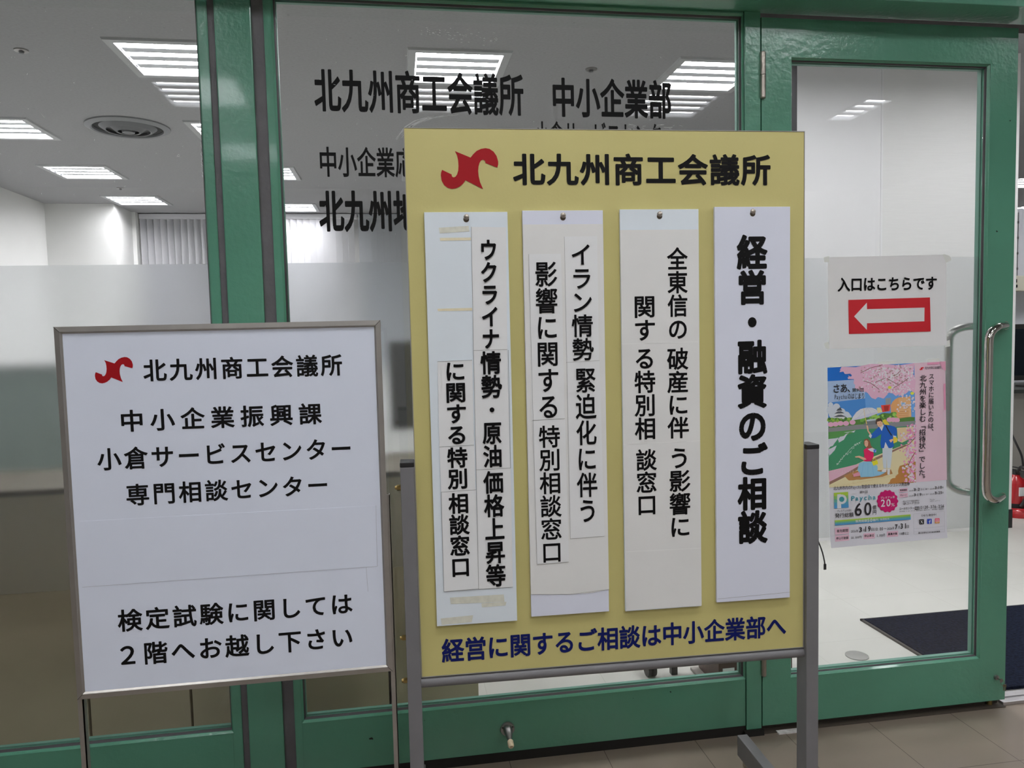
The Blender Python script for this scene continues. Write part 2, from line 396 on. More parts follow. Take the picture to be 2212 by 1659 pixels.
# header beam, column, sealant, plinth, threshold
bm = new(); box(bm, -5.5, 6.0, 2.121, 2.25, 2.307, 2.62, .002); struct(obj('trim_2', bm, GREEN), 'green header beam over the windows and door')
bm = new(); box(bm, -2.46, 2.98, 2.25, 2.34, 2.318, 2.62); struct(obj('trim_3', bm, DARK), 'dark recess above the door head')  # shadow on the top jamb, put in as dark colour
xm = [WORLD.at(x, 400, FY)[0] for x in (0,)]
bm = new(); box(bm, -.4665, -.3675, FY-.004, 2.33, 0, 2.307, .003); struct(obj('trim_4', bm, GREEN), 'green steel column between the two windows')
bm = new(); box(bm, -.4849, -.4667, FY+.006, 2.32, 0, 2.307); struct(obj('trim_5', bm, SEAL), 'grey sealant strip left of the green column')
bm = new(); box(bm, -.3673, -.3352, FY+.006, 2.32, 0, 2.307); struct(obj('trim_5', bm, SEAL), 'grey sealant strip right of the green column')
bm = new(); box(bm, -2.46, -.485, FY+.004, 2.30, 0, .031); box(bm, -.335, 1.15, FY+.004, 2.30, 0, .031); box(bm, 1.085, 1.152, FY-.012, 2.24, 0, .018); struct(obj('trim_6', bm, DARK), 'dark plinth strip under the window rails')
bm = new(); box(bm, 1.15, 2.05, 2.235, 2.262, 0, .003); box(bm, 1.15, 2.046, 2.268, 2.30, 0, .030); struct(obj('trim_7', bm, mat('worn_sill_and_gap_shade', rgb(74, 66, 58), .6)), 'dark worn sill under the glass door')  # worn strip in front; the box behind paints the door gap's shade
bm = new(); box(bm, 2.05, 2.98, 2.246, 2.315, 0, .012, .002); box(bm, 2.05, 2.98, 2.275, 2.28, .011, .016); struct(obj('trim_7', bm, ALU), 'aluminium threshold strip in the doorway')
bm = new(); box(bm, 1.20, 1.30, 2.222, 2.243, 0, .004); struct(obj('trim_8', bm, mat('white_tape', seen(190, 186, 182), .5, var=.3, scale=40)), 'torn white tape on the floor at the door hinge side')

# ------------------------------------------------------------------ windows and door
PROF = [(0, FY), (.012, FY+.012), (.012, FY+.06), (-.06, FY+.06), (-.06, FY)]
def window(name, ox0, ox1, oz0, oz1, px0, px1, pz0, pz1, label):
    """outer frame o.., opening p.."""
    root = sroot(name, label)
    bm = new()
    box(bm, ox0, px0, FY, FY+.06, oz0, oz1) if px0-ox0 > .001 else None
    box(bm, px1, ox1, FY, FY+.06, oz0, oz1)
    box(bm, px0, px1, FY+.002, FY+.06, oz0, pz0-.0); box(bm, px0, px1, FY+.002, FY+.06, pz1, oz1)
    bmesh.ops.bevel(bm, geom=list(bm.edges), offset=.0016, segments=2, affect='EDGES')
    obj('frame', bm, GREEN, root)
    bm = new(); ring(bm, px0, px1, pz0, pz1, [(-.001, FY+.0015), (.0045, FY+.008), (.0045, FY+.046), (-.001, FY+.046)]); obj('glazing_bead', bm, GREEN, root)
    bm = new(); ring(bm, px0, px1, pz0, pz1, [(.003, FY+.0085), (.0085, FY+.0165), (.0085, FY+.0215), (.003, FY+.0215)]); obj('gasket', bm, GASKET, root)
    bm = new(); ring(bm, px0, px1, pz0, pz1, [(.003, FY+.031), (.0095, FY+.033), (.0095, FY+.046), (.003, FY+.046)]); obj('inner_stop', bm, STOP, root)
    bm = new(); box(bm, px0+.0046, px1-.0046, FY+.022, FY+.028, pz0+.0046, pz1-.0046); pane = obj('pane', bm, GLASS, root)
    return root, pane
FILM0, FILM1 = .635, 1.554
w1, pane1 = window('window_1', -2.46, -.485, .031, 2.307, -2.40, -.511, .181, 2.300, 'green framed office window left of the green column')
w2, pane2 = window('window_2', -.335, 1.094, .031, 2.307, -.313, 1.094, .190, 2.300, 'green framed middle window with black lettering')
for rt, a, b in ((w1, -2.395, -.521), (w2, -.303, 1.084)):
    bm = new(); box(bm, a, b, FY+.0285, FY+.0295, FILM0, FILM1); obj('frosted_film', bm, FILM, rt)
bm = new(); box(bm, 1.0945, 1.1475, FY-.003, FY+.06, .019, 2.307, .003); obj('door_post', bm, GREEN, w2)
# lettering on the middle pane
GY = FY+.0216
letters(w2, INK, hline, WORLD, GY, '北九州商工会議所', (678.3, 195), (1130.8, 207), (0, 705, 149.5, 241), .025, 1.0)
letters(w2, INK, hline, WORLD, GY, '中小企業部', (1194, 210), (1450, 213), (0, 1213, 167.6, 252.6), .028, 1.0)
letters(w2, INK, hline, WORLD, GY, '小倉サービスセンター', (1155.7, 275), (1458, 285), (0, 1170, 262, 318), .02, 1.0)
letters(w2, INK, hline, WORLD, GY, '中小企業応', (691, 350), (893, 352), (0, 709, 317, 382), .02, 1.0)
letters(w2, INK, hline, WORLD, GY, '北九州地', (689, 456), (902, 458), (0, 714, 412, 500.5), .032, 1.0)
# scratches on the panes
SCR = mat('glass_scratch', (.75, .77, .78), .6)
def scratch(bm, pts, w, d=GY-.0002):
    P = [Vector((WORLD.at(x, y, d)[0], d, WORLD.at(x, y, d)[1])) for x, y in pts]
    for a, b in zip(P, P[1:]):
        n = Vector((-(b-a).z, 0, (b-a).x)); n = n.normalized()*w/2 if n.length else Vector((0, 0, w/2))
        bm.faces.new([bm.verts.new(v) for v in (a-n, b-n, b+n, a+n)])
bm = new()
for i in range(10):
    o = random.random()*14; scratch(bm, [(850+o*1.5+i*2, 302-i*2), (868+o+i*3, 276-i), (885+o*2+i*5, 262-i), (915+o*2+i*7, 252-i*.5)], .0006)
for i in range(16):
    x = 1350+random.random()*120; y = 262+random.random()*16 + abs(x-1400)*.1; scratch(bm, [(x, y), (x+3+random.random()*9, y+random.random()*5-2)], .0007)
for i in range(70):
    x = 905+random.random()*170; y = 66+(x-905)*.13+random.gauss(0, 7); scratch(bm, [(x, y), (x+1+random.random()*4, y+.6)], .0007)
for i in range(45):
    x = 620+random.random()*960; y = 60+random.random()*460
    if x > 870 and y > 270: continue
    a = random.random()*6.28; l = 1+random.random()*4; scratch(bm, [(x, y), (x+l*math.cos(a), y+l*math.sin(a))], .0007)
obj('scratches', bm, SCR, w2, fix=False)
bm = new()
for i in range(40):
    x = random.random()*425; y = 10+random.random()*430; a = random.random()*6.28; l = 1+random.random()*4
    scratch(bm, [(x, y), (x+l*math.cos(a), y+l*math.sin(a))], .0008)
for i in range(30):
    y = 262+i*4+random.random()*3; scratch(bm, [(431+i*.15+random.random()*3, y), (432+i*.15+random.random()*3, y+5)], .0012)
scratch(bm, [(382, 338), (386, 333), (389, 338), (382, 338)], .0008); scratch(bm, [(88, 245), (97, 255)], .0008)
obj('scratches', bm, SCR, w1, fix=False)
# door stopper on the bottom rail
sx, sz = WORLD.at(1096, 1574, FY)
bm = new(); lathe(bm, [(.0225, 0), (.0225, -.003), (.0205, -.006), (.012, -.0065)], (sx, FY, sz), 'Y'); st = obj('door_stopper', bm, DULL, w2, True)
bm = new(); tube(bm, [(sx, FY-.005, sz+.002), (sx, FY-.02, sz+.001), (sx, FY-.036, sz-.006), (sx, FY-.048, sz-.011)], [.0145, .0135, .0095, .006]); obj('stopper_arm', bm, DULL, st, True)
bm = new(); tube(bm, [(sx+.001, FY-.048, sz-.011), (sx+.001, FY-.051, sz-.0125), (sx+.001, FY-.066, sz-.019), (sx+.001, FY-.070, sz-.021)], [.006, .009, .0095, .007]); obj('rubber_tip', bm, RUBBER, st, True)
bm = new()
for s in (-1, 1): cyl(bm, (sx+s*.0155, FY-.0065, sz+.007), (sx+s*.0155, FY-.005, sz+.007), .0028, 10)
obj('screw_hole', bm, POST_CAP, st)
# ---- door leaf
DX0, DX1, DZ0, DZ1 = 1.151, 2.0475, .027, 2.291
PX0, PX1, PZ0, PZ1 = 1.250, 1.948, .181, 2.174
door = sroot('door_1', 'green framed glass door with a long pull handle')
bm = new()
box(bm, DX0, PX0, FY-.002, FY+.045, DZ0, DZ1); box(bm, PX1, DX1, FY-.002, FY+.045, DZ0, DZ1)
box(bm, PX0, PX1, FY-.0018, FY+.045, DZ0, PZ0); box(bm, PX0, PX1, FY-.0018, FY+.045, PZ1, DZ1)
obj('leaf_frame', bm, GREEN, door)
bm = new(); ring(bm, PX0, PX1, PZ0, PZ1, [(-.001, FY-.0005), (.0055, FY+.006), (.0055, FY+.044), (-.001, FY+.044)]); obj('glazing_bead', bm, GREEN, door)
bm = new(); ring(bm, PX0, PX1, PZ0, PZ1, [(.004, FY+.0065), (.0085, FY+.012), (.0085, FY+.0165), (.004, FY+.0165)]); obj('gasket', bm, GASKET, door)
bm = new(); ring(bm, PX0, PX1, PZ0, PZ1, [(.004, FY+.026), (.0095, FY+.028), (.0095, FY+.044), (.004, FY+.044)]); obj('inner_stop', bm, STOP, door)
bm = new(); box(bm, PX0+.0056, PX1-.0056, FY+.017, FY+.023, PZ0+.0056, PZ1-.0056); obj('pane', bm, GLASS, door)
bm = new(); box(bm, PX0+.0096, PX1-.0096, FY+.0235, FY+.0245, FILM0, FILM1); obj('frosted_film', bm, FILM, door)
def pull(sy):
    y0 = FY-.002 if sy < 0 else FY+.045; y1 = y0 + sy*.066
    xg = 1.902; xm_ = 2.012
    zt, zb = 1.322, .742
    pts = [(xm_+.008, y0, zt), (xm_-.022, y0+sy*.022, zt), (xm_-.060, y0+sy*.048, zt-.002), (xg+.020, y1-sy*.006, zt-.013), (xg+.004, y1-sy*.001, zt-.032), (xg, y1, zt-.060)]
    low = [(a, b, zb+(zt-c)) for a, b, c in pts][::-1]
    P = smooth_path(pts, 8)+[Vector((xg, y1, z)) for z in (1.15, 1.0, .9)]+smooth_path(low, 8)
    bm = new(); tube(bm, P, .0128, 18); h = obj('handle', bm, STEEL, door, True)
    bm = new()
    for p in (pts[0], (xm_+.008, y0, zb)): cyl(bm, (p[0], y0-sy*.0005, p[2]), (p[0], y0+sy*.003, p[2]), .0138, 20)
    obj('handle_rose', bm, STEEL, h, True)
pull(-1); pull(1)
for (pa, pb) in (((1647, 113), (1647, 210)), ((1647, 1400), (1650, 1459))):
    xa, za = WORLD.at(*pa, FY-.008); xb, zb = WORLD.at(*pb, FY-.008)
    if za < 1: za = zb+.135
    h = .5*(za-zb); mx = 1.1525
    bm = new(); cyl(bm, (mx, FY-.007, zb), (mx, FY-.007, zb+h-.001), .0085, 16); cyl(bm, (mx, FY-.007, zb+h+.001), (mx, FY-.007, za), .0085, 16)
    ball(bm, (mx, FY-.007, za), .0085, 1, 1, .5); ball(bm, (mx, FY-.007, zb), .0085, 1, 1, .5); obj('hinge', bm, CHROME, door, True)
kx, kz = WORLD.at(2150, 1465, FY)
bm = new(); lathe(bm, [(.0035, -.008), (.0075, -.007), (.0085, 0)], (kx, FY-.002, kz+.005), 'Y', 20); obj('lock_cylinder', bm, DULL, door, True)
bm = new(); cyl(bm, (2.007, FY+.02, .004), (2.007, FY+.02, .03), .009, 12); obj('floor_bolt', bm, BRASS, door)
# keys
key = thing('key_bunch', 'small bunch of keys hanging from the lock at the foot of the glass door', 'keys', (kx, FY-.010, kz))
key.scale = (.62, .62, .8)
KM = mat('worn_key_metal', rgb(120, 112, 92), .3, .9)
bm = new(); box(bm, -.0012, .0012, -.022, .0, .003, .007); lathe(bm, [(.009, -.001), (.009, .001)], (0, -.026, .004), 'Y', 20); obj('key_blade', bm, DULL, key)
bm = new()
P = [Vector((.004+.011*math.cos(a)+.004, -.026, -.006+.011*math.sin(a))) for a in [i*.35 for i in range(19)]]; tube(bm, P, .0009, 8); obj('split_ring', bm, KM, key, True)
for i, (dx, rz) in enumerate(((.014, .5), (.020, .9))):
    bm = new(); box(bm, dx-.005+i*.003, dx+.005+i*.003, -.029-i*.002, -.0275-i*.002, -.024, -.013, .0006); box(bm, dx-.0025+i*.003, dx+.0025+i*.003, -.029-i*.002, -.0275-i*.002, -.040, -.023); obj('loose_key', bm, KM, key)

# ------------------------------------------------------------------ notices taped on the door glass
DG = FY+.0165
def D(px, py): return WORLD.at(px, py, DG)
def quad(bm, pts, y, mi=0): return sheet(bm, [WORLD.at(px, py, DG) for px, py in pts], y, mi)
note = thing('entrance_notice', 'white landscape paper with red box and arrow taped on the door glass', 'notice', (0, 0, 0))
bm = new(); n = 16
A, B, C_, E_ = [D(*q) for q in ((1787, 556), (2043, 550), (2043, 746), (1789, 754))]
gv = []
for j in range(n+1):
    row = []
    for i in range(n+1):
        u, v = i/n, j/n
        x = (A[0]*(1-u)+B[0]*u)*(1-v)+(E_[0]*(1-u)+C_[0]*u)*v; z = (A[1]*(1-u)+B[1]*u)*(1-v)+(E_[1]*(1-u)+C_[1]*u)*v
        e = max(0, v-.7)*max(0, .35-u)*.04+.0008*math.sin(6*u+9*v)+max(0, v-.8)*max(0, u-.7)*.03
        row.append(bm.verts.new((x, DG-.002-abs(e), z)))
    gv.append(row)
for j in range(n):
    for i in range(n): bm.faces.new((gv[j][i], gv[j][i+1], gv[j+1][i+1], gv[j+1][i]))
obj('paper_sheet', bm, mat('notice_paper', seen(190, 190, 191, .45), .7, var=.01), note, True)
bm = new(); hline(bm, WORLD, DG, '入口はこちらです', (1808, 617), (2021.7, 613), (1, 1851, 602, 629), .028, 1.0, y=DG-.0042); obj('lettering', bm, INKP, note, fix=False)
RP = mat('red_print', seen(168, 24, 34), .6); AW = mat('arrow_white', seen(190, 190, 190), .7)
bm = new(); quad(bm, [(1831, 648), (2007, 642.6), (2008.6, 716), (1832, 721.5)], DG-.0042)
def Z4(x, y): return 1550+x/2.370, 500+y/2.370
quad(bm, [Z4(*p) for p in ((695, 435), (760, 365), (761, 398), (1055, 390), (1054, 460), (761, 470), (760, 504))], DG-.0045, 1); obj('arrow_panel', bm, [RP, AW], note, fix=False)
TP = mat('clear_tape', seen(196, 198, 194), .25)
for q in (((1778, 556), (1790, 553), (1790, 566), (1779, 567)), ((2034, 548), (2050, 553), (2054, 562), (2042, 568)), ((1779, 742), (1788, 738), (1792, 754), (1782, 752)), ((2038, 738), (2050, 734), (2051, 748), (2040, 750))):
    bm = new(); quad(bm, q, DG-.0035); obj('tape', bm, TP, note, fix=False)

# ---- the pictured poster
poster = thing('event_poster', 'tall colour poster with cherry blossom picture taped on the door glass', 'poster', (0, 0, 0))
PM = []
def pc(r, g, b):
    k = 'print_%02x%02x%02x' % (r, g, b); m = mat(k, seen(r, g, b, .50), .45)
    if m not in PM: PM.append(m)
    return PM.index(m)
def ZA(x, y): return 1770+x/6.379, 760+y/6.379
def ZB(x, y): return 1770+x/6.379, 940+y/6.379
pb = new(); layer = [0]; sub_ = [0]
def shape(pts, col, Z=ZA, up=True):
    if up: layer[0] += 1
    else: sub_[0] += 1
    f = quad(pb, [Z(*p) for p in pts], DG-.0022-layer[0]*.000014-(0 if up else (sub_[0] % 20)*.0000007), pc(*col)); return f
bm = new()
q = [D(*p) for p in ((1786.5, 794.3), (2041, 780.3), (2044.5, 1161), (1793, 1182.5))]
rows = []
for j in range(25):
    v = j/24; a = (q[0][0]*(1-v)+q[3][0]*v, q[0][1]*(1-v)+q[3][1]*v); b = (q[1][0]*(1-v)+q[2][0]*v, q[1][1]*(1-v)+q[2][1]*v)
    cl = max(0, v-.93)**2*1.2
    rows.append([bm.verts.new((a[0]*(1-u)+b[0]*u, DG-.002-cl*(1-.5*u), a[1]*(1-u)+b[1]*u)) for u in (0, .25, .5, .75, 1)])
for a, b in zip(rows, rows[1:]):
    for k in range(4): bm.faces.new((a[k], a[k+1], b[k+1], b[k]))
obj('paper_sheet', bm, mat('poster_paper', seen(186, 186, 194, .51), .4), poster, True)
def disc(cx, cy, r, col, Z=ZA, n=8, sy=1.0, up=False, rot=0.0):
    shape([(cx+r*math.cos(rot+2*math.pi*k/n), cy+r*sy*math.sin(rot+2*math.pi*k/n)) for k in range(n)], col, Z, up)
def blob(pts, col, Z=ZA, j=8, sub=3):
    out = []
    for i, a in enumerate(pts):
        b = pts[(i+1) % len(pts)]
        for s in range(sub):
            t = s/sub; out.append((a[0]*(1-t)+b[0]*t+random.uniform(-j, j)*(s > 0), a[1]*(1-t)+b[1]*t+random.uniform(-j, j)*(s > 0)))
    shape(out, col, Z)
# picture panel, pink band
shape([(105, 218), (1302, 154), (1326, 1795), (130, 1868)], (58, 110, 168))
shape([(1302, 154), (1728, 130), (1750, 1762), (1326, 1795)], (204, 177, 190))
shape([(105, 218), (560, 194), (560, 380), (108, 405)], (20, 84, 158))
shape([(108, 405), (620, 375), (640, 640), (112, 700)], (150, 172, 204))
shape([(620, 560), (1305, 520), (1308, 900), (640, 930)], (88, 136, 188))
for cx, cy, r in ((150, 800, 60), (230, 760, 50), (190, 850, 70), (300, 830, 55), (360, 880, 60), (150, 730, 35), (400, 900, 40)): disc(cx, cy, r, (206, 214, 226), n=14)
layer[0] += 1
# castle on the hill
for x0_, x1_, y0_, y1_ in ((205, 335, 880, 930), (222, 320, 835, 880), (238, 305, 800, 838)): shape([(x0_, y0_), (x1_, y0_-4), (x1_+4, y1_-4), (x0_-4, y1_)], (214, 216, 220))
for x0_, x1_, y0_ in ((185, 365, 885), (200, 340, 838), (228, 312, 800)): shape([(x0_, y0_+14), ((x0_+x1_)/2-22, y0_-18), ((x0_+x1_)/2+22, y0_-20), (x1_, y0_+8)], (70, 74, 82))
shape([(258, 796), (266, 768), (290, 766), (298, 794)], (70, 74, 82))
# buildings
shape([(905, 640), (978, 630), (980, 730), (906, 735)], (120, 126, 134))
shape([(975, 740), (1000, 690), (1040, 650), (1090, 626), (1250, 616), (1262, 930), (1090, 940), (985, 900)], (196, 146, 96))
shape([(1085, 640), (1245, 630), (1258, 928), (1092, 936)], (214, 172, 124))
shape([(842, 735), (972, 725), (962, 815), (862, 830)], (182, 60, 50))
shape([(880, 745), (950, 740), (944, 812), (890, 820)], (140, 44, 38))
for i in range(5): shape([(1090, 820+i*26), (1225, 812+i*26), (1225, 822+i*26), (1090, 830+i*26)], (168, 116, 72))
shape([(1122, 700), (1178, 696), (1180, 745), (1124, 750)], (110, 150, 180))
shape([(785, 770), (835, 765), (862, 830), (790, 850)], (212, 204, 150))
# tree bank, blossom hedge, quay
blob([(112, 905), (200, 915), (330, 925), (430, 905), (520, 925), (700, 900), (850, 850), (1000, 830), (1050, 880), (1070, 920), (1308, 900), (1308, 990), (640, 1020), (115, 1060)], (70, 108, 52), j=14)
for i in range(70): disc(random.uniform(560, 1060), random.uniform(840, 985), random.uniform(12, 28), random.choice(((92, 140, 60), (58, 96, 46), (124, 164, 76))), n=9)
for i in range(30): disc(random.uniform(115, 430), random.uniform(915, 960), random.uniform(10, 22), random.choice(((120, 150, 60), (58, 96, 46), (96, 132, 58))), n=9)
layer[0] += 1
for cx, cy in ((150, 1000), (215, 995), (285, 985), (360, 985), (450, 970), (960, 935), (1010, 935), (1060, 940)): disc(cx, cy, 42, (220, 168, 196), n=14, sy=.8)
layer[0] += 1
shape([(114, 1050), (500, 1005), (1308, 950), (1310, 1010), (900, 1060), (560, 1070), (116, 1110)], (110, 112, 114))
shape([(640, 950), (770, 940), (775, 1000), (600, 1010)], (96, 100, 104))
shape([(640, 938), (700, 925), (770, 922), (772, 942), (652, 958)], (150, 160, 168))
# pond
shape([(116, 1105), (560, 1065), (900, 1050), (1310, 1010), (1314, 1250), (1000, 1380), (800, 1480), (520, 1600), (380, 1665), (122, 1680)], (52, 116, 84))
shape([(116, 1105), (500, 1072), (470, 1110), (330, 1160), (118, 1200)], (72, 122, 66))
for pts in (((118, 1200), (260, 1180), (200, 1260), (120, 1340)), ((120, 1340), (230, 1290), (180, 1380), (122, 1460)), ((250, 1200), (360, 1130), (400, 1110), (330, 1210), (260, 1250)), ((330, 1110), (490, 1080), (470, 1110))): blob(pts, (206, 208, 220), j=9)
shape([(1060, 1045), (1290, 1030), (1300, 1170), (1130, 1250), (1075, 1230)], (206, 186, 146))
# promenade and kerb
shape([(122, 1672), (420, 1590), (640, 1480), (850, 1400), (1130, 1290), (1200, 1270), (1314, 1180), (1324, 1795), (130, 1868)], (206, 196, 158))
shape([(122, 1640), (380, 1580), (540, 1540), (520, 1600), (330, 1690), (130, 1790)], (208, 168, 186))
shape([(130, 1790), (330, 1690), (640, 1510), (870, 1410), (1180, 1275), (1190, 1290), (880, 1440), (650, 1545), (340, 1725), (130, 1830)], (120, 92, 80))
blob([(330, 1710), (480, 1640), (700, 1640), (980, 1620), (1000, 1680), (860, 1720), (560, 1760), (400, 1770)], (146, 106, 64), j=5)
blob([(1100, 1570), (1320, 1500), (1324, 1795), (930, 1818), (1000, 1740), (1080, 1680)], (150, 104, 56), j=14)
for i in range(9): shape([(300+i*70, 1832-i*14), (420+i*80, 1822-i*15), (420+i*80, 1826-i*15), (300+i*70, 1836-i*14)], (176, 162, 122))
# blossom canopy at the top
blob([(300, 206), (1302, 154), (1306, 560), (1230, 530), (1150, 600), (1060, 600), (960, 560), (860, 640), (720, 640), (640, 560), (560, 540), (480, 480), (470, 400), (380, 350), (440, 320), (270, 280)], (218, 176, 200), j=20, sub=5)
for i in range(760):
    x = random.triangular(520, 1300, 1100); y = random.triangular(170, 640, 260)
    if y > 560 and not (740 < x < 900 or 1120 < x < 1300): continue
    disc(x, y, random.uniform(6, 15), random.choice(((226, 220, 226), (214, 196, 208), (190, 150, 172), (228, 226, 230), (150, 118, 124))), n=6, rot=random.random()); layer[0] += (i % 90 == 0)
layer[0] += 1
def twig(pts, w, col=(96, 58, 50), Z=ZA):
    layer[0] += 1
    for a, b in zip(pts, pts[1:]):
        dx, dy = b[0]-a[0], b[1]-a[1]; l = math.hypot(dx, dy); nx, ny = -dy/l*w/2, dx/l*w/2
        shape([(a[0]+nx, a[1]+ny), (b[0]+nx, b[1]+ny), (b[0]-nx, b[1]-ny), (a[0]-nx, a[1]-ny)], col, Z, False)
for pts in (((560, 290), (700, 220), (860, 180)), ((1000, 330), (1060, 310), (1110, 260)), ((1010, 500), (1140, 420), (1220, 360)), ((930, 370), (1090, 460)), ((760, 420), (900, 360)), ((600, 400), (700, 430), (820, 520))): twig(pts, 7)
for cx, cy in ((960, 490), (1270, 570)): disc(cx, cy, 26, (196, 196, 70), n=10, sy=.8, up=True)
# blossom at the right edge
for i in range(300):
    y = random.uniform(1000, 1790); x = 1318-abs(random.gauss(0, 95 if 1100 < y < 1400 else 60))-(40 if y > 1500 else 0)*random.random()
    if x < 1040: continue
    disc(x, y, random.uniform(8, 18), random.choice(((232, 206, 222), (214, 150, 186), (238, 232, 236), (204, 126, 170))), n=6, rot=random.random()); layer[0] += (i % 80 == 0)
for i in range(40): disc(random.uniform(1060, 1320), random.uniform(620, 820), random.uniform(8, 16), (234, 220, 228), n=6)
layer[0] += 1
for pts in (((1310, 1180), (1230, 1270), (1100, 1330)), ((1312, 1380), (1250, 1480), (1210, 1580))): twig(pts, 8)
# music ribbon and petals on the water
for i in range(46):
    t = i/46; x = 225+t*325; y = 1545-t*310+18*math.sin(t*14); disc(x+random.uniform(-8, 8), y+random.uniform(-14, 14), random.uniform(3, 7), (224, 232, 228), n=6)
for i in range(50): disc(random.uniform(130, 460), 1650+random.uniform(-35, 35), random.uniform(2, 6), (226, 206, 214), n=5)
layer[0] += 1
for k in (0, 14): twig([(225+k, 1560-k), (330+k, 1440-k), (420+k, 1330-k), (560+k, 1240-k)], 2.5, (214, 226, 220))
# umbrella
shape([(430, 945), (455, 890), (500, 830), (560, 785), (640, 768), (715, 768), (770, 790), (800, 830), (740, 850), (680, 880), (600, 905), (520, 930)], (222, 224, 232))
shape([(430, 945), (520, 900), (600, 872), (690, 846), (800, 822), (790, 850), (690, 888), (560, 925)], (188, 190, 206))
for a, b in (((650, 770), (520, 905)), ((650, 770), (610, 880)), ((650, 770), (700, 850)), ((650, 770), (775, 815))): twig([a, b], 3, (150, 152, 168))
twig([(600, 775), (640, 1000)], 5, (190, 170, 110)); twig([(622, 900), (645, 990)], 7, (196, 176, 90))
# man in a blue jacket with a yellow case on his back
shape([(860, 945), (900, 925), (945, 985), (1010, 1120), (1070, 1200), (1060, 1240), (1010, 1260), (960, 1130)], (202, 180, 58))
shape([(860, 1310), (1000, 1300), (985, 1480), (970, 1600), (925, 1605), (920, 1450), (915, 1605), (872, 1600), (862, 1480)], (196, 206, 214))
shape([(845, 1640), (880, 1608), (918, 1612), (912, 1655), (860, 1660)], (226, 226, 228)); shape([(925, 1612), (965, 1608), (960, 1690), (928, 1690)], (226, 226, 228))
shape([(800, 1040), (870, 1000), (960, 1010), (1030, 1030), (1060, 1070), (1055, 1160), (1010, 1150), (1005, 1120), (1010, 1250), (1020, 1300), (980, 1325), (840, 1325), (832, 1250), (845, 1130), (760, 1185), (700, 1190), (670, 1160), (720, 1120)], (28, 78, 152))
shape([(670, 1160), (700, 1190), (716, 1150), (690, 1118)], (226, 228, 232))
shape([(815, 1030), (850, 1090), (880, 1010), (860, 995)], (230, 230, 234)); shape([(880, 1325), (900, 1240), (945, 1325)], (230, 230, 234))
shape([(636, 1010), (660, 1015), (672, 1090), (700, 1120), (684, 1140), (652, 1090)], (206, 166, 138))
shape([(950, 1215), (1000, 1195), (1010, 1215), (975, 1250)], (206, 166, 138)); shape([(1008, 1150), (1052, 1160), (1046, 1176), (1010, 1170)], (226, 228, 232))
shape([(780, 960), (850, 940), (866, 1000), (840, 1035), (805, 1030), (785, 1000)], (208, 168, 140))
shape([(765, 985), (770, 935), (800, 912), (845, 920), (862, 960), (850, 965), (835, 950), (785, 962), (785, 1000)], (66, 50, 46))
twig([(905, 1010), (940, 1080), (985, 1150)], 16, (34, 34, 46))
for x_, y_ in ((806, 985), (834, 980)): disc(x_, y_, 4, (50, 40, 40), n=6)
twig([(812, 1012), (834, 1008)], 3, (140, 70, 70))
# seated woman
shape([(600, 1260), (612, 1205), (650, 1192), (685, 1225), (700, 1290), (740, 1330), (690, 1330), (640, 1320)], (118, 74, 52))
shape([(612, 1230), (640, 1212), (664, 1240), (660, 1290), (636, 1312), (614, 1285)], (214, 172, 146))
shape([(600, 1350), (640, 1320), (700, 1330), (740, 1400), (735, 1450), (700, 1500), (640, 1510), (600, 1500), (610, 1420)], (178, 30, 78))
shape([(655, 1340), (720, 1320), (775, 1350), (770, 1385), (700, 1370)], (224, 226, 236)); shape([(735, 1345), (782, 1342), (760, 1372), (776, 1388), (740, 1382)], (60, 100, 180))
shape([(480, 1440), (540, 1430), (620, 1460), (640, 1480), (600, 1490), (530, 1455), (490, 1455)], (214, 172, 146))
shape([(540, 1530), (600, 1508), (700, 1510), (760, 1540), (792, 1580), (790, 1640), (900, 1660), (820, 1700), (720, 1718), (560, 1725), (515, 1620)], (130, 178, 204))
for a, b in (((600, 1520), (570, 1700)), ((660, 1530), (660, 1715)), ((720, 1560), (740, 1705))): twig([a, b], 4, (92, 144, 178))
shape([(712, 1515), (785, 1488), (800, 1540), (735, 1568)], (190, 186, 44)); twig([(720, 1515), (735, 1470), (765, 1470), (775, 1495)], 6, (176, 170, 40))
shape([(455, 1680), (540, 1650), (555, 1705), (460, 1720)], (212, 144, 162))
for x_, y_ in ((628, 1250), (650, 1246)): disc(x_, y_, 3.5, (50, 40, 40), n=6)
# petals on the pink band
for i in range(22): disc(random.uniform(1330, 1720), random.uniform(220, 1700), random.uniform(6, 13), (228, 204, 216), n=6, sy=1.5, rot=random.random())
layer[0] += 1
shape([(1475, 150), (1640, 140), (1640, 170), (1475, 178)], (206, 140, 168)); shape([(1700, 440), (1728, 436), (1730, 800), (1708, 800)], (206, 140, 168)); shape([(1640, 136), (1728, 130), (1730, 260), (1690, 240)], (208, 150, 174))
# lower half: badges and bars
G1, G2, G3 = (126, 152, 52), (72, 132, 118), (66, 124, 164)
def gradbar(pts, Z):                              # pts: tl, tr, br, bl, three printed bands
    a, b, c, d = pts
    for t0, t1, col in ((0, .22, (134, 160, 50)), (.22, .42, (104, 148, 86)), (.42, .62, (80, 136, 126)), (.62, .8, (66, 124, 150)), (.8, 1, (58, 116, 160))):
        L_ = lambda p, q_, t: (p[0]*(1-t)+q_[0]*t, p[1]*(1-t)+q_[1]*t)
        shape([L_(a, d, t0), L_(b, c, t0), L_(b, c, t1), L_(a, d, t1)], col, Z, False)
    layer[0] += 1
layer[0] += 1
gradbar([(190, 792), (386, 778), (394, 994), (196, 1008)], ZB)
shape([(236, 812), (286, 808), (292, 1002), (236, 1006)], (226, 230, 236), ZB)
disc(300, 880, 66, (226, 230, 236), ZB, 24, up=True); disc(298, 880, 36, (52, 122, 128), ZB, 20, up=True)
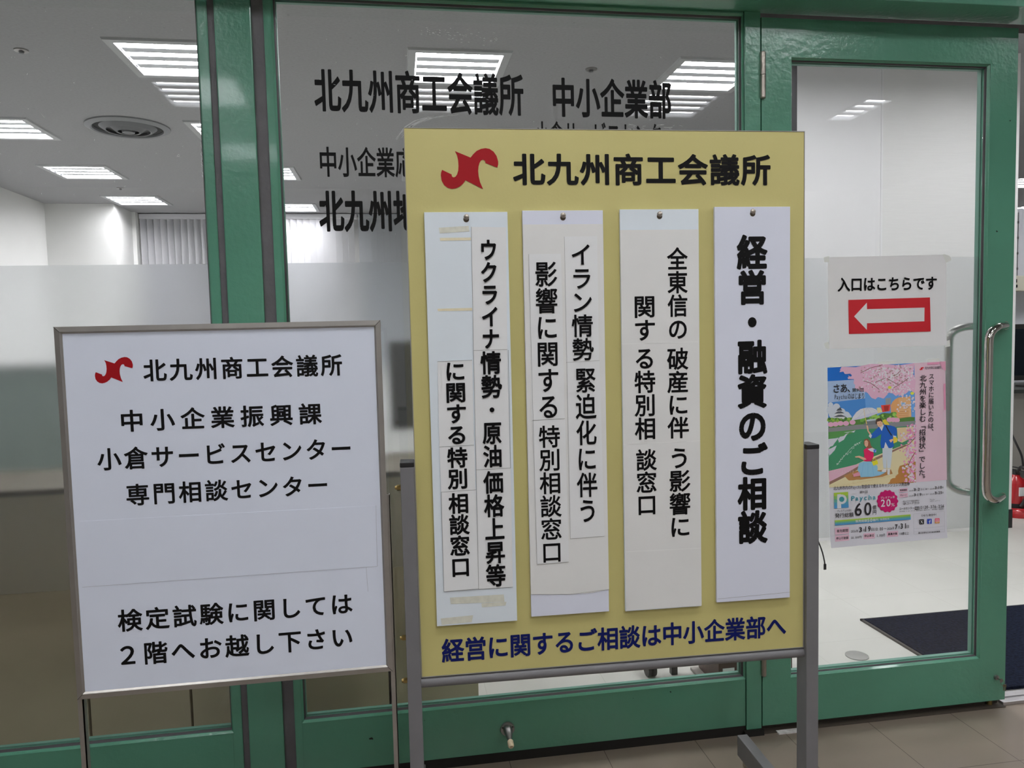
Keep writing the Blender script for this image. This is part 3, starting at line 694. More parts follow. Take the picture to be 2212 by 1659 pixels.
gradbar([(202, 1172), (1246, 1088), (1248, 1158), (206, 1242)], ZB)
cx, cy = 928, 906
shape([(cx+(142+7*math.cos(14*a))*math.cos(a), cy+(150+7*math.cos(14*a))*math.sin(a)) for a in [2*math.pi*k/112 for k in range(112)]], (156, 16, 84), ZB)
for tl, tr, br, bl in (((1086, 735), (1204, 722), (1206, 770), (1088, 786)), ((1088, 802), (1206, 790), (1208, 846), (1090, 860)), ((205, 1274), (398, 1258), (400, 1350), (208, 1370)), ((206, 1382), (400, 1364), (402, 1446), (208, 1464)),
                       ((598, 1350), (752, 1338), (754, 1416), (600, 1430)), ((918, 1324), (1072, 1312), (1074, 1390), (920, 1402))): shape((tl, tr, br, bl), (214, 178, 196), ZB)
def outline(pts, w, col, Z): twig(list(pts)+[pts[0]], w, col, Z)
outline(((1286, 1082), (1712, 1048), (1714, 1326), (1290, 1362)), 2.5, (150, 150, 156), ZB); twig([(1290, 1284), (1712, 1250)], 2.5, (150, 150, 156), ZB); twig([(1290, 1328), (1712, 1290)], 2.5, (150, 150, 156), ZB)
for px_, py_, col in ((1398, 1190, (20, 20, 22)), (1505, 1184, (38, 62, 150)), (1612, 1176, (206, 84, 110))):
    shape([(px_-32, py_-28), (px_-26, py_-34), (px_+26, py_-36), (px_+32, py_-30), (px_+32, py_+28), (px_+26, py_+34), (px_-26, py_+36), (px_-32, py_+30)], col, ZB)
layer[0] += 1
twig([(1384, 1170), (1412, 1210)], 8, (230, 230, 232), ZB); twig([(1414, 1168), (1382, 1212)], 4, (230, 230, 232), ZB)
twig([(1508, 1216), (1508, 1178), (1512, 1168), (1524, 1166)], 9, (230, 230, 236), ZB); twig([(1494, 1188), (1522, 1186)], 8, (230, 230, 236), ZB)
shape([(1580, 1190), (1644, 1184), (1644, 1204), (1638, 1210), (1586, 1212), (1580, 1206)], (222, 160, 80), ZB)
outline([(1612+20*sx_, 1176+20*sy_) for sx_, sy_ in ((-1, -.7), (-.7, -1), (.7, -1), (1, -.7), (1, .7), (.7, 1), (-.7, 1), (-1, .7))], 5, (236, 226, 232), ZB); outline([(1612+9*math.cos(a), 1176+9*math.sin(a)) for a in [k*.785 for k in range(8)]], 4.5, (236, 226, 232), ZB)
shape([(1302, 984), (1366, 980), (1368, 1018), (1304, 1024)], (36, 36, 40), ZB)
for x_ in (1320, 1350): outline([(x_+11*math.cos(a), 1001+9*math.sin(a)) for a in [k*.785 for k in range(8)]], 5, (220, 220, 224), ZB)
for a, b in (((430, 803), (525, 795)), ((670, 780), (772, 770)), ((1395, 1140), (1640, 1118))): twig([a, b], 2, (170, 170, 176), ZB)
TY = DG-.0022-(layer[0]+5)*.000014
def ht(s, x0, x1, y0, y1, yt, yb, col, off=.012, k=0, Z=ZB, track=1.0):
    """printed line: ink from (x0,y0) to (x1,y1) (middle height), char k spans yt..yb"""
    t = (0 if k == 0 else k/max(1, len(s)-1)); hline(pb, WORLD, DG, s, Z(x0, y0), Z(x1, y1), (k, Z(x0*(1-t)+x1*t, 0)[0], Z(0, yt)[1], Z(0, yb)[1]), off*.45, track, y=TY, mi=pc(*col))
BK = (30, 28, 32); WT = (228, 226, 232)
ht('さあ、', 186, 412, 510, 500, 446, 562, BK, .03, 0, ZA, .93); ht('第9回', 440, 598, 527, 522, 500, 554, BK, .02, 0, ZA); ht('Paychaのはじまり', 200, 604, 622, 612, 590, 652, BK, .012, 0, ZA)
ht('北九州商工会議所', 1442, 1660, 222, 214, 202, 240, BK, .02, 0, ZA)
LOGO_S = [(462, 250), (590, 303), (640, 248), (712, 226), (778, 255), (815, 335), (808, 384), (712, 348), (690, 320), (662, 348), (656, 455), (692, 560), (548, 487), (500, 540), (438, 558), (375, 527), (348, 450), (358, 403), (436, 440), (455, 464), (480, 440), (492, 370), (480, 285)]
layer[0] += 1; shape([(1370+(x-348)*.115, 208+(z-226)*.13) for x, z in LOGO_S], (176, 24, 34))
def vtext(s, x0, x1, yt, yb, off):
    b2 = new(); vline(b2, WORLD, DG, s, ZA((x0+x1)/2, yt), ZA((x0+x1)/2+8, yb), ZA(x0, yt), ZA(x1, yt), off*.6)
    for v in b2.verts: v.co.y = TY
    for f in b2.faces: f.material_index = pc(*BK)
    me = bpy.data.meshes.new('t'); b2.to_mesh(me); b2.free(); pb.from_mesh(me); bpy.data.meshes.remove(me)
vtext('スマホに届いたのは、', 1498, 1568, 308, 1085, .018)
vtext('北九州を楽しむ「招待状」でした。', 1372, 1464, 318, 1735, .022)
ht('北九州市内のPaycha取扱店で使えるキャッシュレス商品券', 186, 1232, 730, 672, 704, 755, BK, .02)
ht('第9回', 545, 652, 782, 776, 764, 800, BK, .015)
ht('Paycha', 430, 764, 870, 846, 836, 902, (44, 116, 130), .035); ht('発行総額', 206, 460, 1108, 1084, 1074, 1138, BK, .022); ht('60', 478, 706, 1016, 1004, 934, 1112, BK, .025, 0)
ht('億', 720, 776, 990, 988, 962, 1022, BK, .015); ht('円', 724, 774, 1064, 1062, 1034, 1092, BK, .015); ht('プレミアム分含む', 232, 436, 1042, 1030, 1028, 1054, BK, .008, 1)
ht('プレミアム率', 830, 1026, 852, 842, 832, 866, WT, .02, 5); ht('20', 836, 968, 936, 930, 884, 984, WT, .035); ht('%', 976, 1026, 956, 954, 934, 978, WT, .01)
ht('販売総額', 488, 648, 1184, 1172, 1164, 1200, WT, .02); ht('50', 652, 716, 1172, 1168, 1148, 1194, WT, .03); ht('億円', 722, 800, 1166, 1160, 1148, 1184, WT, .02); ht('抽選販売', 824, 952, 1160, 1148, 1142, 1170, WT, .012)
ht('有効期間', 230, 384, 1320, 1308, 1296, 1338, BK, .028); ht('申込可能額', 224, 388, 1420, 1408, 1400, 1438, BK, .026); ht('申込単位', 610, 742, 1388, 1376, 1366, 1404, BK, .026); ht('募集対象', 934, 1062, 1362, 1350, 1342, 1378, BK, .026)
ht('2026年', 426, 522, 1322, 1314, 1308, 1338, BK, .018); ht('3', 536, 576, 1302, 1302, 1266, 1334, BK, .04); ht('月', 584, 612, 1306, 1304, 1288, 1328, BK, .01); ht('19', 622, 696, 1290, 1286, 1254, 1326, BK, .04); ht('日', 704, 736, 1296, 1294, 1276, 1316, BK, .01); ht('10:00', 752, 864, 1294, 1282, 1272, 1314, BK, .015)
ht('～', 880, 912, 1284, 1282, 1278, 1290, BK, .015); ht('2026年', 924, 1020, 1282, 1272, 1268, 1298, BK, .018); ht('7', 1030, 1066, 1260, 1258, 1226, 1294, BK, .04); ht('月', 1070, 1098, 1266, 1264, 1248, 1288, BK, .01); ht('31', 1106, 1180, 1250, 1246, 1214, 1286, BK, .04); ht('日', 1188, 1220, 1256, 1254, 1236, 1276, BK, .01)
ht('50,000円!', 428, 572, 1412, 1402, 1396, 1424, BK, .012); ht('5,000円', 780, 892, 1382, 1372, 1366, 1396, BK, .012); ht('18歳以上', 1094, 1220, 1356, 1346, 1340, 1370, BK, .012)
ht('募集期間', 1100, 1192, 756, 748, 744, 768, BK, .02); ht('チャージ', 1104, 1190, 828, 818, 816, 838, BK, .02)
for y_, a_, b_ in ((0, '2', '10'), (72, '19', '25')):
    ht('2026年', 1224, 1282, 764+y_, 758+y_, 756+y_, 772+y_, BK, .01); ht('3', 1288, 1316, 748+y_, 747+y_, 728+y_, 766+y_, BK, .035); ht('月', 1320, 1336, 752+y_, 751+y_, 742+y_, 762+y_, BK, .01); ht(a_, 1342, 1372+(y_ > 0)*20, 742+y_, 741+y_, 724+y_, 762+y_, BK, .035)
    ht('日10:00～', 1384+(y_ > 0)*14, 1500, 744+y_, 738+y_, 732+y_, 756+y_, BK, .01); ht('2026年', 1512, 1570, 738+y_, 732+y_, 730+y_, 746+y_, BK, .01); ht('3', 1576, 1602, 722+y_, 721+y_, 702+y_, 740+y_, BK, .035); ht('月', 1606, 1622, 726+y_, 725+y_, 716+y_, 736+y_, BK, .01); ht(b_, 1628, 1674, 716+y_, 714+y_, 698+y_, 736+y_, BK, .035); ht('日', 1678, 1696, 718+y_, 717+y_, 706+y_, 728+y_, BK, .01)
ht('申込方法や最新情報は', 1142, 1364, 906, 888, 898, 918, BK, .008); ht('QRコードから', 1140, 1364, 942, 926, 926, 958, BK, .015)
ht('コールセンター', 1090, 1292, 1012, 1000, 998, 1026, BK, .022); ht('0120-376-256', 1380, 1704, 992, 972, 972, 1014, BK, .03); ht('Paycha', 1512, 1574, 884, 880, 876, 892, BK, .008); ht('公式ホームページ', 1512, 1650, 908, 894, 898, 914, BK, .006)
ht('受付時間／9:00～19:00 通話料無料（国内のみ）／固定電話・携帯電話', 1092, 1704, 1050, 1012, 1042, 1058, BK, .006); ht('SNSも発信中！', 1394, 1600, 1106, 1092, 1092, 1118, BK, .012)
ht('重点支援地方交付金活用事業', 1352, 1650, 1344, 1322, 1332, 1354, BK, .026)
obj('printed_picture', pb, PM, poster, fix=False)
for q_ in ((ZA(800, 140), ZA(1040, 122), ZA(1042, 165), ZA(800, 180)), (ZA(150, 196), ZA(285, 196), ZA(290, 222), ZA(150, 228)), (ZA(1480, 108), ZA(1640, 88), ZA(1680, 140), ZA(1490, 150))):
    bm = new(); quad(bm, q_, DG-.0012); obj('tape', bm, TP, poster, fix=False)

# ------------------------------------------------------------------ yellow notice stand
YA = -0.0302
YO = Vector((.476, 1.614, 0))
YF = Frame((YO.x*math.cos(0)*0+YO.x, YO.y, 0), YA)
class Local(Frame): pass
ys = thing('notice_stand', 'large yellow notice board on grey posts with red emblem and black heading', 'sign stand', YO, YA)
def Y(px, py, d=0.0): return YF.at(px, py, d)
bx0, bx1 = Y(872, 277)[0], Y(1735.5, 284)[0]
bx0 = (Y(872, 277)[0]+Y(912, 1463)[0])/2; bx1 = (Y(1735.5, 284)[0]+Y(1736.5, 1397)[0])/2
bz1 = (Y(872, 277)[1]+Y(1735.5, 284)[1])/2; bz0 = (Y(912, 1463)[1]+Y(1736.5, 1397)[1])/2
bm = new(); box(bm, bx0, bx1, 0, .018, bz0, bz1, .0012); obj('yellow_panel', bm, YELLOW, ys)
bm = new(); ring(bm, bx0-.0012, bx1+.0012, bz0-.0012, bz1+.0012, [(0, -.0008), (.0016, -.0008), (.0016, .0185), (0, .0185)]); obj('edge_trim', bm, mat('panel_edge', rgb(150, 148, 142), .5), ys)
LOGO = [(462, 250), (590, 303), (612, 275), (640, 248), (675, 232), (712, 226), (745, 232), (778, 255), (802, 290), (815, 335), (815, 360), (808, 384), (712, 348), (711, 336), (703, 325), (690, 320), (674, 328), (662, 348), (655, 375), (652, 410), (656, 455), (668, 505), (692, 560), (548, 487), (530, 515), (500, 540), (470, 553), (438, 558), (405, 550), (375, 527), (355, 492), (348, 450), (350, 425), (358, 403), (436, 440), (437, 452), (444, 462), (455, 464), (468, 458), (480, 440), (489, 410), (492, 370), (489, 325), (480, 285)]
def logo(bm, fr, d, T, y=None):
    pts = [Vector((x, z, 0)) for x, z in LOGO]
    bm.faces.new([bm.verts.new((a, d if y is None else y, b)) for a, b in (fr.at(*T(x, z), d) for x, z in LOGO)])
VY = -.0008
bm = new(); logo(bm, YF, VY, lambda x, z: (860+x/3.77, 260+z/3.77)); obj('emblem', bm, RED, ys, fix=False)
bm = new(); hline(bm, YF, VY, '北九州商工会議所', (1108, 366), (1664.6, 367), (0, 1140, 332, 400), .029, 1.04); obj('heading', bm, INK, ys, fix=False)
bm = new(); hline(bm, YF, VY, '経営に関するご相談は中小企業部へ', (954, 1407), (1698, 1345), (0, 976, 1379, 1430), .026, 1.0); obj('bottom_line', bm, BLUEINK, ys, fix=False)
# posts, rail, feet
pxL = (Y(868, 1000, -.012)[0], Y(897.5, 1000, -.012)[0]); pzT = Y(884, 998, -.012)[1]
px0L, px1L = bx0-.032, bx0-.002
px0R, px1R = bx1+.002, bx1+.032
pf, pk = -.012, .034                                # post front and back
ztop = (Y(884, 1008, pf)[1]+Y(1756, 972, pf)[1])/2
for a, b, s in ((px0L, px1L, -1), (px0R, px1R, 1)):
    bm = new(); box(bm, a, b, pf, pk, .16, ztop, .0012); pst = obj('post', bm, POST, ys)
    bm = new(); box(bm, a-.0004, b+.0004, pf-.0004, pk+.0004, ztop, ztop+.011, .002); obj('end_cap', bm, POST_CAP, pst)
    bm = new(); box(bm, a, b, -.40, .378, .10, .16, .002); ft = obj('foot', bm, POST, ys)
    for yy in (-.35, .325):
        bm = new(); cyl(bm, (a+.006, yy, .036), (b-.006, yy, .036), .036, 24); cs = obj('caster', bm, POST_CAP, ft, True)
        bm = new(); box(bm, a+.001, a+.005, yy-.018, yy+.018, .036, .10); box(bm, b-.005, b-.001, yy-.018, yy+.018, .036, .10); box(bm, a+.001, b-.001, yy-.018, yy+.018, .088, .10); obj('caster_fork', bm, STEEL, cs)
for py_ in (1055, 1382, 1475):
    z = Y(874, py_, 0)[1]
    bm = new(); cyl(bm, (px0L-.009, .011, z), (px0L, .011, z), .0065, 6); cyl(bm, (px0L-.013, .011, z), (px0L-.008, .011, z), .004, 10); obj('bolt', bm, BRASS, ys)
rz = (Y(930, 1473, 0)[1]+Y(1700, 1412, 0)[1])/2-.004
bm = new(); cyl(bm, (px1L, .009, bz0-.015), (px0R, .009, bz0-.015), .0125, 20); obj('rail', bm, POST, ys, True)
bm = new(); x_, z_ = Y(1762, 1160, .04); x2, z2 = Y(1782, 1220, .04); tube(bm, smooth_path([(x_-.01, .036, z_+.02), (x_+.006, .04, z_-.01), ((x_+x2)/2+.004, .04, (z_+z2)/2), (x2-.002, .04, z2+.012), (x2, .04, z2)], 5), .0016, 6); box(bm, x2-.003, x2+.003, .039, .041, z2-.012, z2+.002); obj('strap', bm, POST_CAP, ys)

# four hanging boards on the yellow panel
BT = .006
def hang(label, corners, face):
    cs = [Y(*c, -.009) for c in corners]
    xa = (cs[0][0]+cs[3][0])/2; xb = (cs[1][0]+cs[2][0])/2; zt = (cs[0][1]+cs[1][1])/2; zb = (cs[2][1]+cs[3][1])/2
    t = thing('hanging_board', label, 'notice board', YO, YA, 'white boards hanging on the yellow board')
    bm = new(); box(bm, xa, xb, -.0090, -.0010-.0008, zb, zt, .0006)
    o = obj('white_board', bm, face, t)
    xc = (xa+xb)/2
    bm = new(); lathe(bm, [(.0001, -.0142), (.0035, -.0136), (.0055, -.0118), (.006, -.0098), (.006, -.0088)], (xc+.0005, 0, zt-.0105), 'Y', 20); obj('screw', bm, CHROME, t, True)
    bm = new(); lathe(bm, [(.0062, -.0092), (.0062, -.0088)], (xc, 0, zt-.0155), 'Y', 20); obj('screw_hole', bm, mat('hole_brown', rgb(70, 58, 40), .6), t)
    return t, xa, xb, zb, zt
BD = -.0092
def strip(bm, pts, d, mi=0): return sheet(bm, [Y(px, py, d) for px, py in pts], d, mi)
def papers(t, lst, m, d0=BD-.0003):
    for i, pts in enumerate(lst):
        d = d0-.00025*i
        bm = new(); qd = [Y(*p, d) for p in pts]; prism(bm, qd, d, d+.0002); obj('paper_strip', bm, m, t)
        cx = sum(p[0] for p in qd)/4; cz = sum(p[1] for p in qd)/4
def edges(t, segs, d, w=.0007, m=None):
    for a, b in segs:
        A_, B_ = Vector(Y(*a, d)), Vector(Y(*b, d)); n_ = Vector((-(B_-A_).y, (B_-A_).x)).normalized()*w/2
        bm = new(); sheet(bm, [tuple(A_-n_), tuple(B_-n_), tuple(B_+n_), tuple(A_+n_)], d); obj('sheet_edge', bm, m or EDGE, t, fix=False)
TD = -.0108
# board 1
t1, *_ = hang('leftmost hanging board, two rounded text columns on taped paper strips, old tape marks above', ((917, 457), (1096.5, 459), (1117, 1340), (943, 1354)), WHITE_BOARD2)
for p in (((950, 514), (1017, 513), (1017, 519), (951, 520)), ((945, 667), (1020, 665), (1020, 671), (946, 672))):
    bm = new(); strip(bm, p, BD-.0002); obj('old_tape', bm, TAPE, t1, fix=False)
for p in (((972, 1291), (1088, 1284), (1090, 1300), (974, 1305)), ((1040, 1303), (1094, 1300), (1092, 1308), (1041, 1312)), ((952, 1336), (1022, 1329), (1019, 1344), (954, 1350)), ((948, 492), (1012, 488), (1014, 500), (950, 504))):
    bm = new(); strip(bm, p, BD-.0002); obj('tape_residue', bm, TAPE2, t1, fix=False)
S1 = [[(1018, 490), (1093, 491), (1096, 755), (1023, 757)], [(1023, 757), (1096, 755), (1102, 1011), (1029, 1015)], [(1029, 1015), (1103, 1011), (1108, 1268), (1034, 1273)],
      [(945, 781), (1020, 778), (1024, 961), (949, 965)], [(949, 966), (1025, 962), (1027, 1058), (953, 1063)], [(953, 1063), (1028, 1058), (1034, 1272), (959, 1278)]]
papers(t1, S1, PAPER)
edges(t1, [((1018, 490), (1023, 757)), ((1023, 757), (1096, 755)), ((1023, 757), (1034, 1273)), ((1029, 1015), (1103, 1011)), ((1034, 1273), (1108, 1268)), ((1098, 756), (1103, 1011)), ((949, 965.5), (1024, 961.5)), ((953, 1063), (1028, 1058)), ((953, 1063), (959, 1278)), ((959, 1278), (1034, 1272)), ((945, 781), (1020, 778))], -.0111)
TD1 = -.0113
letters(t1, INKP, vline, YF, TD1, 'ウクライナ', (1056, 517.8), (1059, 753), (1038, 560), (1073.5, 560), .032)
letters(t1, INKP, vline, YF, TD1, '情勢', (1060, 758.5), (1062, 860), (1038, 790), (1083, 790), .027)
letters(t1, INKP, vline, YF, TD1, '・', (1062, 880), (1062, 890.5), (1057.5, 885), (1068, 885), .02)
letters(t1, INKP, vline, YF, TD1, '原油', (1063, 913), (1064, 1010), (1043, 950), (1084, 950), .027)
letters(t1, INKP, vline, YF, TD1, '価格上昇等', (1065, 1017), (1070, 1267.7), (1044, 1040), (1088, 1040), .027)
letters(t1, INKP, vline, YF, TD1, 'に関する', (984, 783), (987, 959.7), (964, 850), (1005, 850), .027)
letters(t1, INKP, vline, YF, TD1, '特別', (987, 966), (990, 1056.5), (966, 990), (1010, 990), .027)
letters(t1, INKP, vline, YF, TD1, '相談窓口', (990, 1064.8), (994, 1245.7), (969, 1090), (1013, 1090), .027)
# board 2
t2, *_ = hang('second hanging board from the left, thin text columns on one crumpled paper', ((1128, 455), (1301, 454), (1317, 1321), (1148, 1332)), WHITE_BOARD)
bm = new(); qd = [Y(*p, BD) for p in ((1129.5, 485), (1301.5, 484), (1315.5, 1273), (1280, 1280), (1230, 1284), (1147, 1284))]; prism(bm, qd, BD-.0006, BD-.0001); obj('paper_sheet', bm, PAPER2, t2)
S2 = [[(1219, 511), (1290, 510), (1294, 780), (1223, 783)], [(1224, 783), (1295, 779), (1306, 1158), (1232, 1164)], [(1142, 549), (1212, 548), (1220, 904), (1149, 908)], [(1150, 909), (1221, 905), (1229, 1214), (1160, 1219)]]
papers(t2, S2, PAPER, -.0101)
edges(t2, [((1223, 783), (1295, 779)), ((1232, 1164), (1306, 1158)), ((1150, 908), (1220, 904)), ((1160, 1219), (1229, 1214)), ((1147, 1284), (1230, 1284)), ((1230, 1284), (1315.5, 1273)), ((1142, 549), (1160, 1219)), ((1219, 511), (1232, 1164))], -.0112, .0005)
TD2 = -.0114
letters(t2, INKP, vline, YF, TD2, 'イラン情勢', (1251, 528), (1259, 778.7), (1235, 690), (1281, 690), .016)
letters(t2, INKP, vline, YF, TD2, '緊迫化に伴う', (1262, 796), (1269, 1127.8), (1243, 860), (1288, 860), .016)
letters(t2, INKP, vline, YF, TD2, '影響に関する', (1178, 565.6), (1184, 903), (1156, 600), (1203, 600), .016)
letters(t2, INKP, vline, YF, TD2, '特別相談窓口', (1186, 919), (1193, 1214.6), (1164, 950), (1210, 950), .016)
# board 3
t3, *_ = hang('third hanging board from the left, two plain text columns on full length paper with folds', ((1338, 453), (1508, 451), (1516, 1309), (1352, 1321)), WHITE_BOARD2)
bm = new(); qd = [Y(*p, BD) for p in ((1339.5, 497), (1508, 495.5), (1515.5, 1308), (1352.5, 1319))]; prism(bm, qd, BD-.0006, BD-.0001); obj('paper_sheet', bm, PAPER2, t3)
edges(t3, [((1343, 743), (1508, 738)), ((1346, 960), (1512, 952)), ((1352, 1192), (1514, 1184))], -.0101, .0008, CREASE)
TD3 = -.0102
for s, T, B, a, b in (('全東信の', (1464, 534), (1464, 732), 1441.5, 1486), ('破産に伴', (1465, 751), (1465, 947), 1441.5, 1488), ('う影響に', (1468, 968), (1470, 1159), 1446, 1491),
                      ('関す', (1392, 640), (1392, 736), 1371, 1414), ('る特別相', (1393, 754), (1394, 949.6), 1371, 1416), ('談窓口', (1396, 970), (1398, 1112), 1374.5, 1419)):
    letters(t3, INKP, vline, YF, TD3, s, T, B, (a, (T[1]+B[1])/2), (b, (T[1]+B[1])/2), .020)
# board 4
t4, *_ = hang('rightmost hanging board, one column of large bold rounded characters, set higher', ((1543, 447), (1704.5, 446), (1708.5, 1289), (1549, 1303)), WHITE_BOARD)
bm = new(); vline(bm, YF, -.0097, '経営・融資のご相談', (1624, 506.7), (1627, 1174.6), (1592, 770), (1658, 770), .040); obj('lettering', bm, INK, t4, fix=False)
edges(t4, [((1550, 1294), (1708, 1279))], -.0097, .0006, mat('scuff', rgb(150, 148, 150), .7))

# ------------------------------------------------------------------ white sign on steel stand
LY = 1.60
LF = Frame((-.347, LY, 0), 0)
ls = thing('sign_stand', 'white guide sign in a steel frame on thin legs, lower than the yellow board', 'sign stand', (-.347, LY, 0))
def Lp(px, py, d=0.0): return LF.at(px, py, d)
lx0 = (Lp(115, 707)[0]+Lp(168, 1510)[0])/2; lx1 = (Lp(822, 691)[0]+Lp(848, 1448)[0])/2; lz1 = (Lp(115, 707)[1]+Lp(822, 691)[1])/2; lz0 = (Lp(170, 1513)[1]+Lp(848, 1448)[1])/2
bm = new(); ring(bm, lx0, lx1, lz0, lz1, [(0, 0), (.010, -.001), (.0105, .0), (.0135, .003), (.0135, .014), (0, .014)]); obj('frame', bm, FRAME_STEEL, ls)
for cx_, cz_, sx_, sz_ in ((lx0, lz1, 1, -1), (lx1, lz1, -1, -1), (lx0, lz0, 1, 1), (lx1, lz0, -1, 1)):
    a = Vector((cx_, cz_)); b = a+Vector((sx_, sz_))*.0105; n_ = Vector((-(b-a).y, (b-a).x)).normalized()*.0004
    bm = new(); sheet(bm, [tuple(a-n_), tuple(b-n_), tuple(b+n_), tuple(a+n_)], -.0014); obj('mitre_joint', bm, POST_CAP, ls, fix=False)
bm = new(); box(bm, lx0+.012, lx1-.012, .004, .013, lz0+.012, lz1-.012); obj('sign_face', bm, SIGN_WHITE, ls)
SD = .0036
bm = new(); logo(bm, LF, SD, lambda x, z: (205+(x-348)*(82/467), 775.5+(z-226)*(54/334)-(x-348)*.012)); obj('emblem', bm, RED, ls, fix=False)
letters(ls, INK, hline, LF, SD, '北九州商工会議所', (309.3, 800), (739, 787), (0, 335, 776.4, 823.5), .022, 1.1)
letters(ls, INK, hline, LF, SD, '中小企業振興課', (261.5, 909), (695, 893), (0, 287, 885, 932.7), .022, 1.22)
letters(ls, INK, hline, LF, SD, '小倉サービスセンター', (210, 992), (757, 968), (0, 235, 968, 1016), .020, 1.1)
letters(ls, INK, hline, LF, SD, '専門相談センター', (272.7, 1068), (706.6, 1046), (0, 298, 1045, 1092), .020, 1.1)
letters(ls, INK, hline, LF, SD, '検定試験に関しては', (254, 1340), (761, 1302), (0, 281, 1315.7, 1364), .022, 1.1)
letters(ls, INK, hline, LF, SD, '２階へお越し下さい', (260, 1414), (761, 1380), (1, 340, 1385.7, 1434), .022, 1.1)
bm = new(); qd = [Lp(*p, SD) for p in ((172, 1126), (812, 1092), (815, 1223), (178, 1268))]; prism(bm, qd, .0036, .0041); obj('blank_patch', bm, SIGN_WHITE, ls)
FAINT = mat('faint_edge', seen(150, 152, 160), .7)
for a, b in (((178, 1268.5), (815, 1223.5)), ((812, 1092), (815, 1223)), ((791, 1225), (795, 1278))):
    A_, B_ = Vector(Lp(*a, .0034)), Vector(Lp(*b, .0034)); n_ = Vector((-(B_-A_).y, (B_-A_).x)).normalized()*.00035
    bm = new(); sheet(bm, [tuple(A_-n_), tuple(B_-n_), tuple(B_+n_), tuple(A_+n_)], .0034); obj('sheet_edge', bm, FAINT, ls, fix=False)
for sx_, xo, zt in ((-1, lx0, Lp(139, 1121, .016)[1]), (1, lx1, Lp(846, 1068, .016)[1])):
    a, b = (xo-.0065, xo+.0105) if sx_ < 0 else (xo-.0045, xo+.0125)
    bm = new(); box(bm, a, a+.011, .0145, .0175, .02, zt); box(bm, a+.009, a+.011, .0145, .031, .02, zt); leg = obj('leg', bm, FRAME_STEEL, ls)
    bm = new(); box(bm, a-.002, b+.002, -.17, .20, .0, .022, .002); obj('foot', bm, FRAME_STEEL, ls)
bm = new(); box(bm, lx0+.02, lx1-.02, .018, .021, .26, .285); obj('cross_bar', bm, FRAME_STEEL, ls)

# ------------------------------------------------------------------ lamps
def lamp(name, label, x, y, tubem, cat='ceiling light', grp=None):
    t = thing(name, label, cat, (x, y, CEIL), 0, grp)
    bm = new()
    for a, b, z0 in ((.31, .256, -.012),):
        r1 = [bm.verts.new((sx*a, sy*a, 0)) for sx, sy in ((-1, -1), (1, -1), (1, 1), (-1, 1))]; r2 = [bm.verts.new((sx*(a-.006), sy*(a-.006), z0)) for sx, sy in ((-1, -1), (1, -1), (1, 1), (-1, 1))]
        r3 = [bm.verts.new((sx*(b+.004), sy*(b+.004), z0)) for sx, sy in ((-1, -1), (1, -1), (1, 1), (-1, 1))]; r4 = [bm.verts.new((sx*b, sy*b, 0)) for sx, sy in ((-1, -1), (1, -1), (1, 1), (-1, 1))]
        for q1, q2 in ((r1, r2), (r2, r3), (r3, r4)):
            for k in range(4): bm.faces.new((q1[k], q1[(k+1) % 4], q2[(k+1) % 4], q2[k]))
    obj('trim_ring', bm, TRIM_WHITE, t)
    bm = new(); h = .256
    v = [bm.verts.new((sx*h, sy*h, z)) for z in (0, .085) for sx, sy in ((-1, -1), (1, -1), (1, 1), (-1, 1))]
    for k in range(4): bm.faces.new((v[k], v[(k+1) % 4], v[4+(k+1) % 4], v[4+k]))
    bm.faces.new(v[4:]); obj('reflector', bm, LAMP_BOX, t)
    for yy in (-.128, 0, .128):
        bm = new(); box(bm, -.25, .25, yy-.034, yy+.034, .0, .014); obj('divider_bar', bm, LAMP_BAR, t)
    for yy in (-.192, -.064, .064, .192):
        bm = new(); prism(bm, [(-.25, .012), (.25, .012), (.25, .03), (-.25, .03)], yy-.030, yy+.030); obj('lamp_tube', bm, tubem, t)
    return t
def dup(root, loc, label):
    r = root.copy(); C.objects.link(r); r.location = loc; r['label'] = label
    for ch in list(root.children):
        c = ch.copy(); C.objects.link(c); c.parent = r
    return r
L0 = lamp('ceiling_light', office_lights[0][2], office_lights[0][0], office_lights[0][1], TUBE_O, grp='square office ceiling lights')
for x, y, lb in office_lights[1:]: dup(L0, (x, y, CEIL), lb)
L1 = lamp('ceiling_light', hall_lights[0][2], hall_lights[0][0], hall_lights[0][1], TUBE_H, grp='square hall ceiling lights')
for x, y, lb in hall_lights[1:]:
    q = dup(L1, (x, y, CEIL), lb)
    if x > 3: q.scale.x = .38; q['label'] = 'narrow '+lb

# ------------------------------------------------------------------ ceiling fittings of the office
vx, vy = onfloor(277, 274, CEIL)
vent = thing('ceiling_vent', 'round grey air outlet on the office ceiling in the left pane', 'vent', (vx, vy, CEIL))
for nm, pr in (('outer_ring', [(.30, 0), (.30, -.010), (.262, -.026), (.250, -.020), (.250, 0)]), ('middle_cone', [(.205, -.006), (.165, -.034), (.155, -.032), (.19, -.002)]), ('inner_cone', [(.125, -.010), (.085, -.044), (.075, -.040), (.11, -.004)]), ('core', [(.0005, -.05), (.045, -.046), (.05, -.01), (.0005, -.008)])):
    bm = new(); lathe(bm, pr, (0, 0, 0), 'Z', 48); obj(nm, bm, VENT if nm != 'outer_ring' else mat('vent_ring', (.25, .255, .27), .5), vent, True)
bm = new(); lathe(bm, [(.0005, -.003), (.249, -.003), (.249, -.001), (.0005, -.001)], (0, 0, 0), 'Z', 40); obj('dark_throat', bm, mat('vent_throat', (.025, .027, .03), .8), vent)
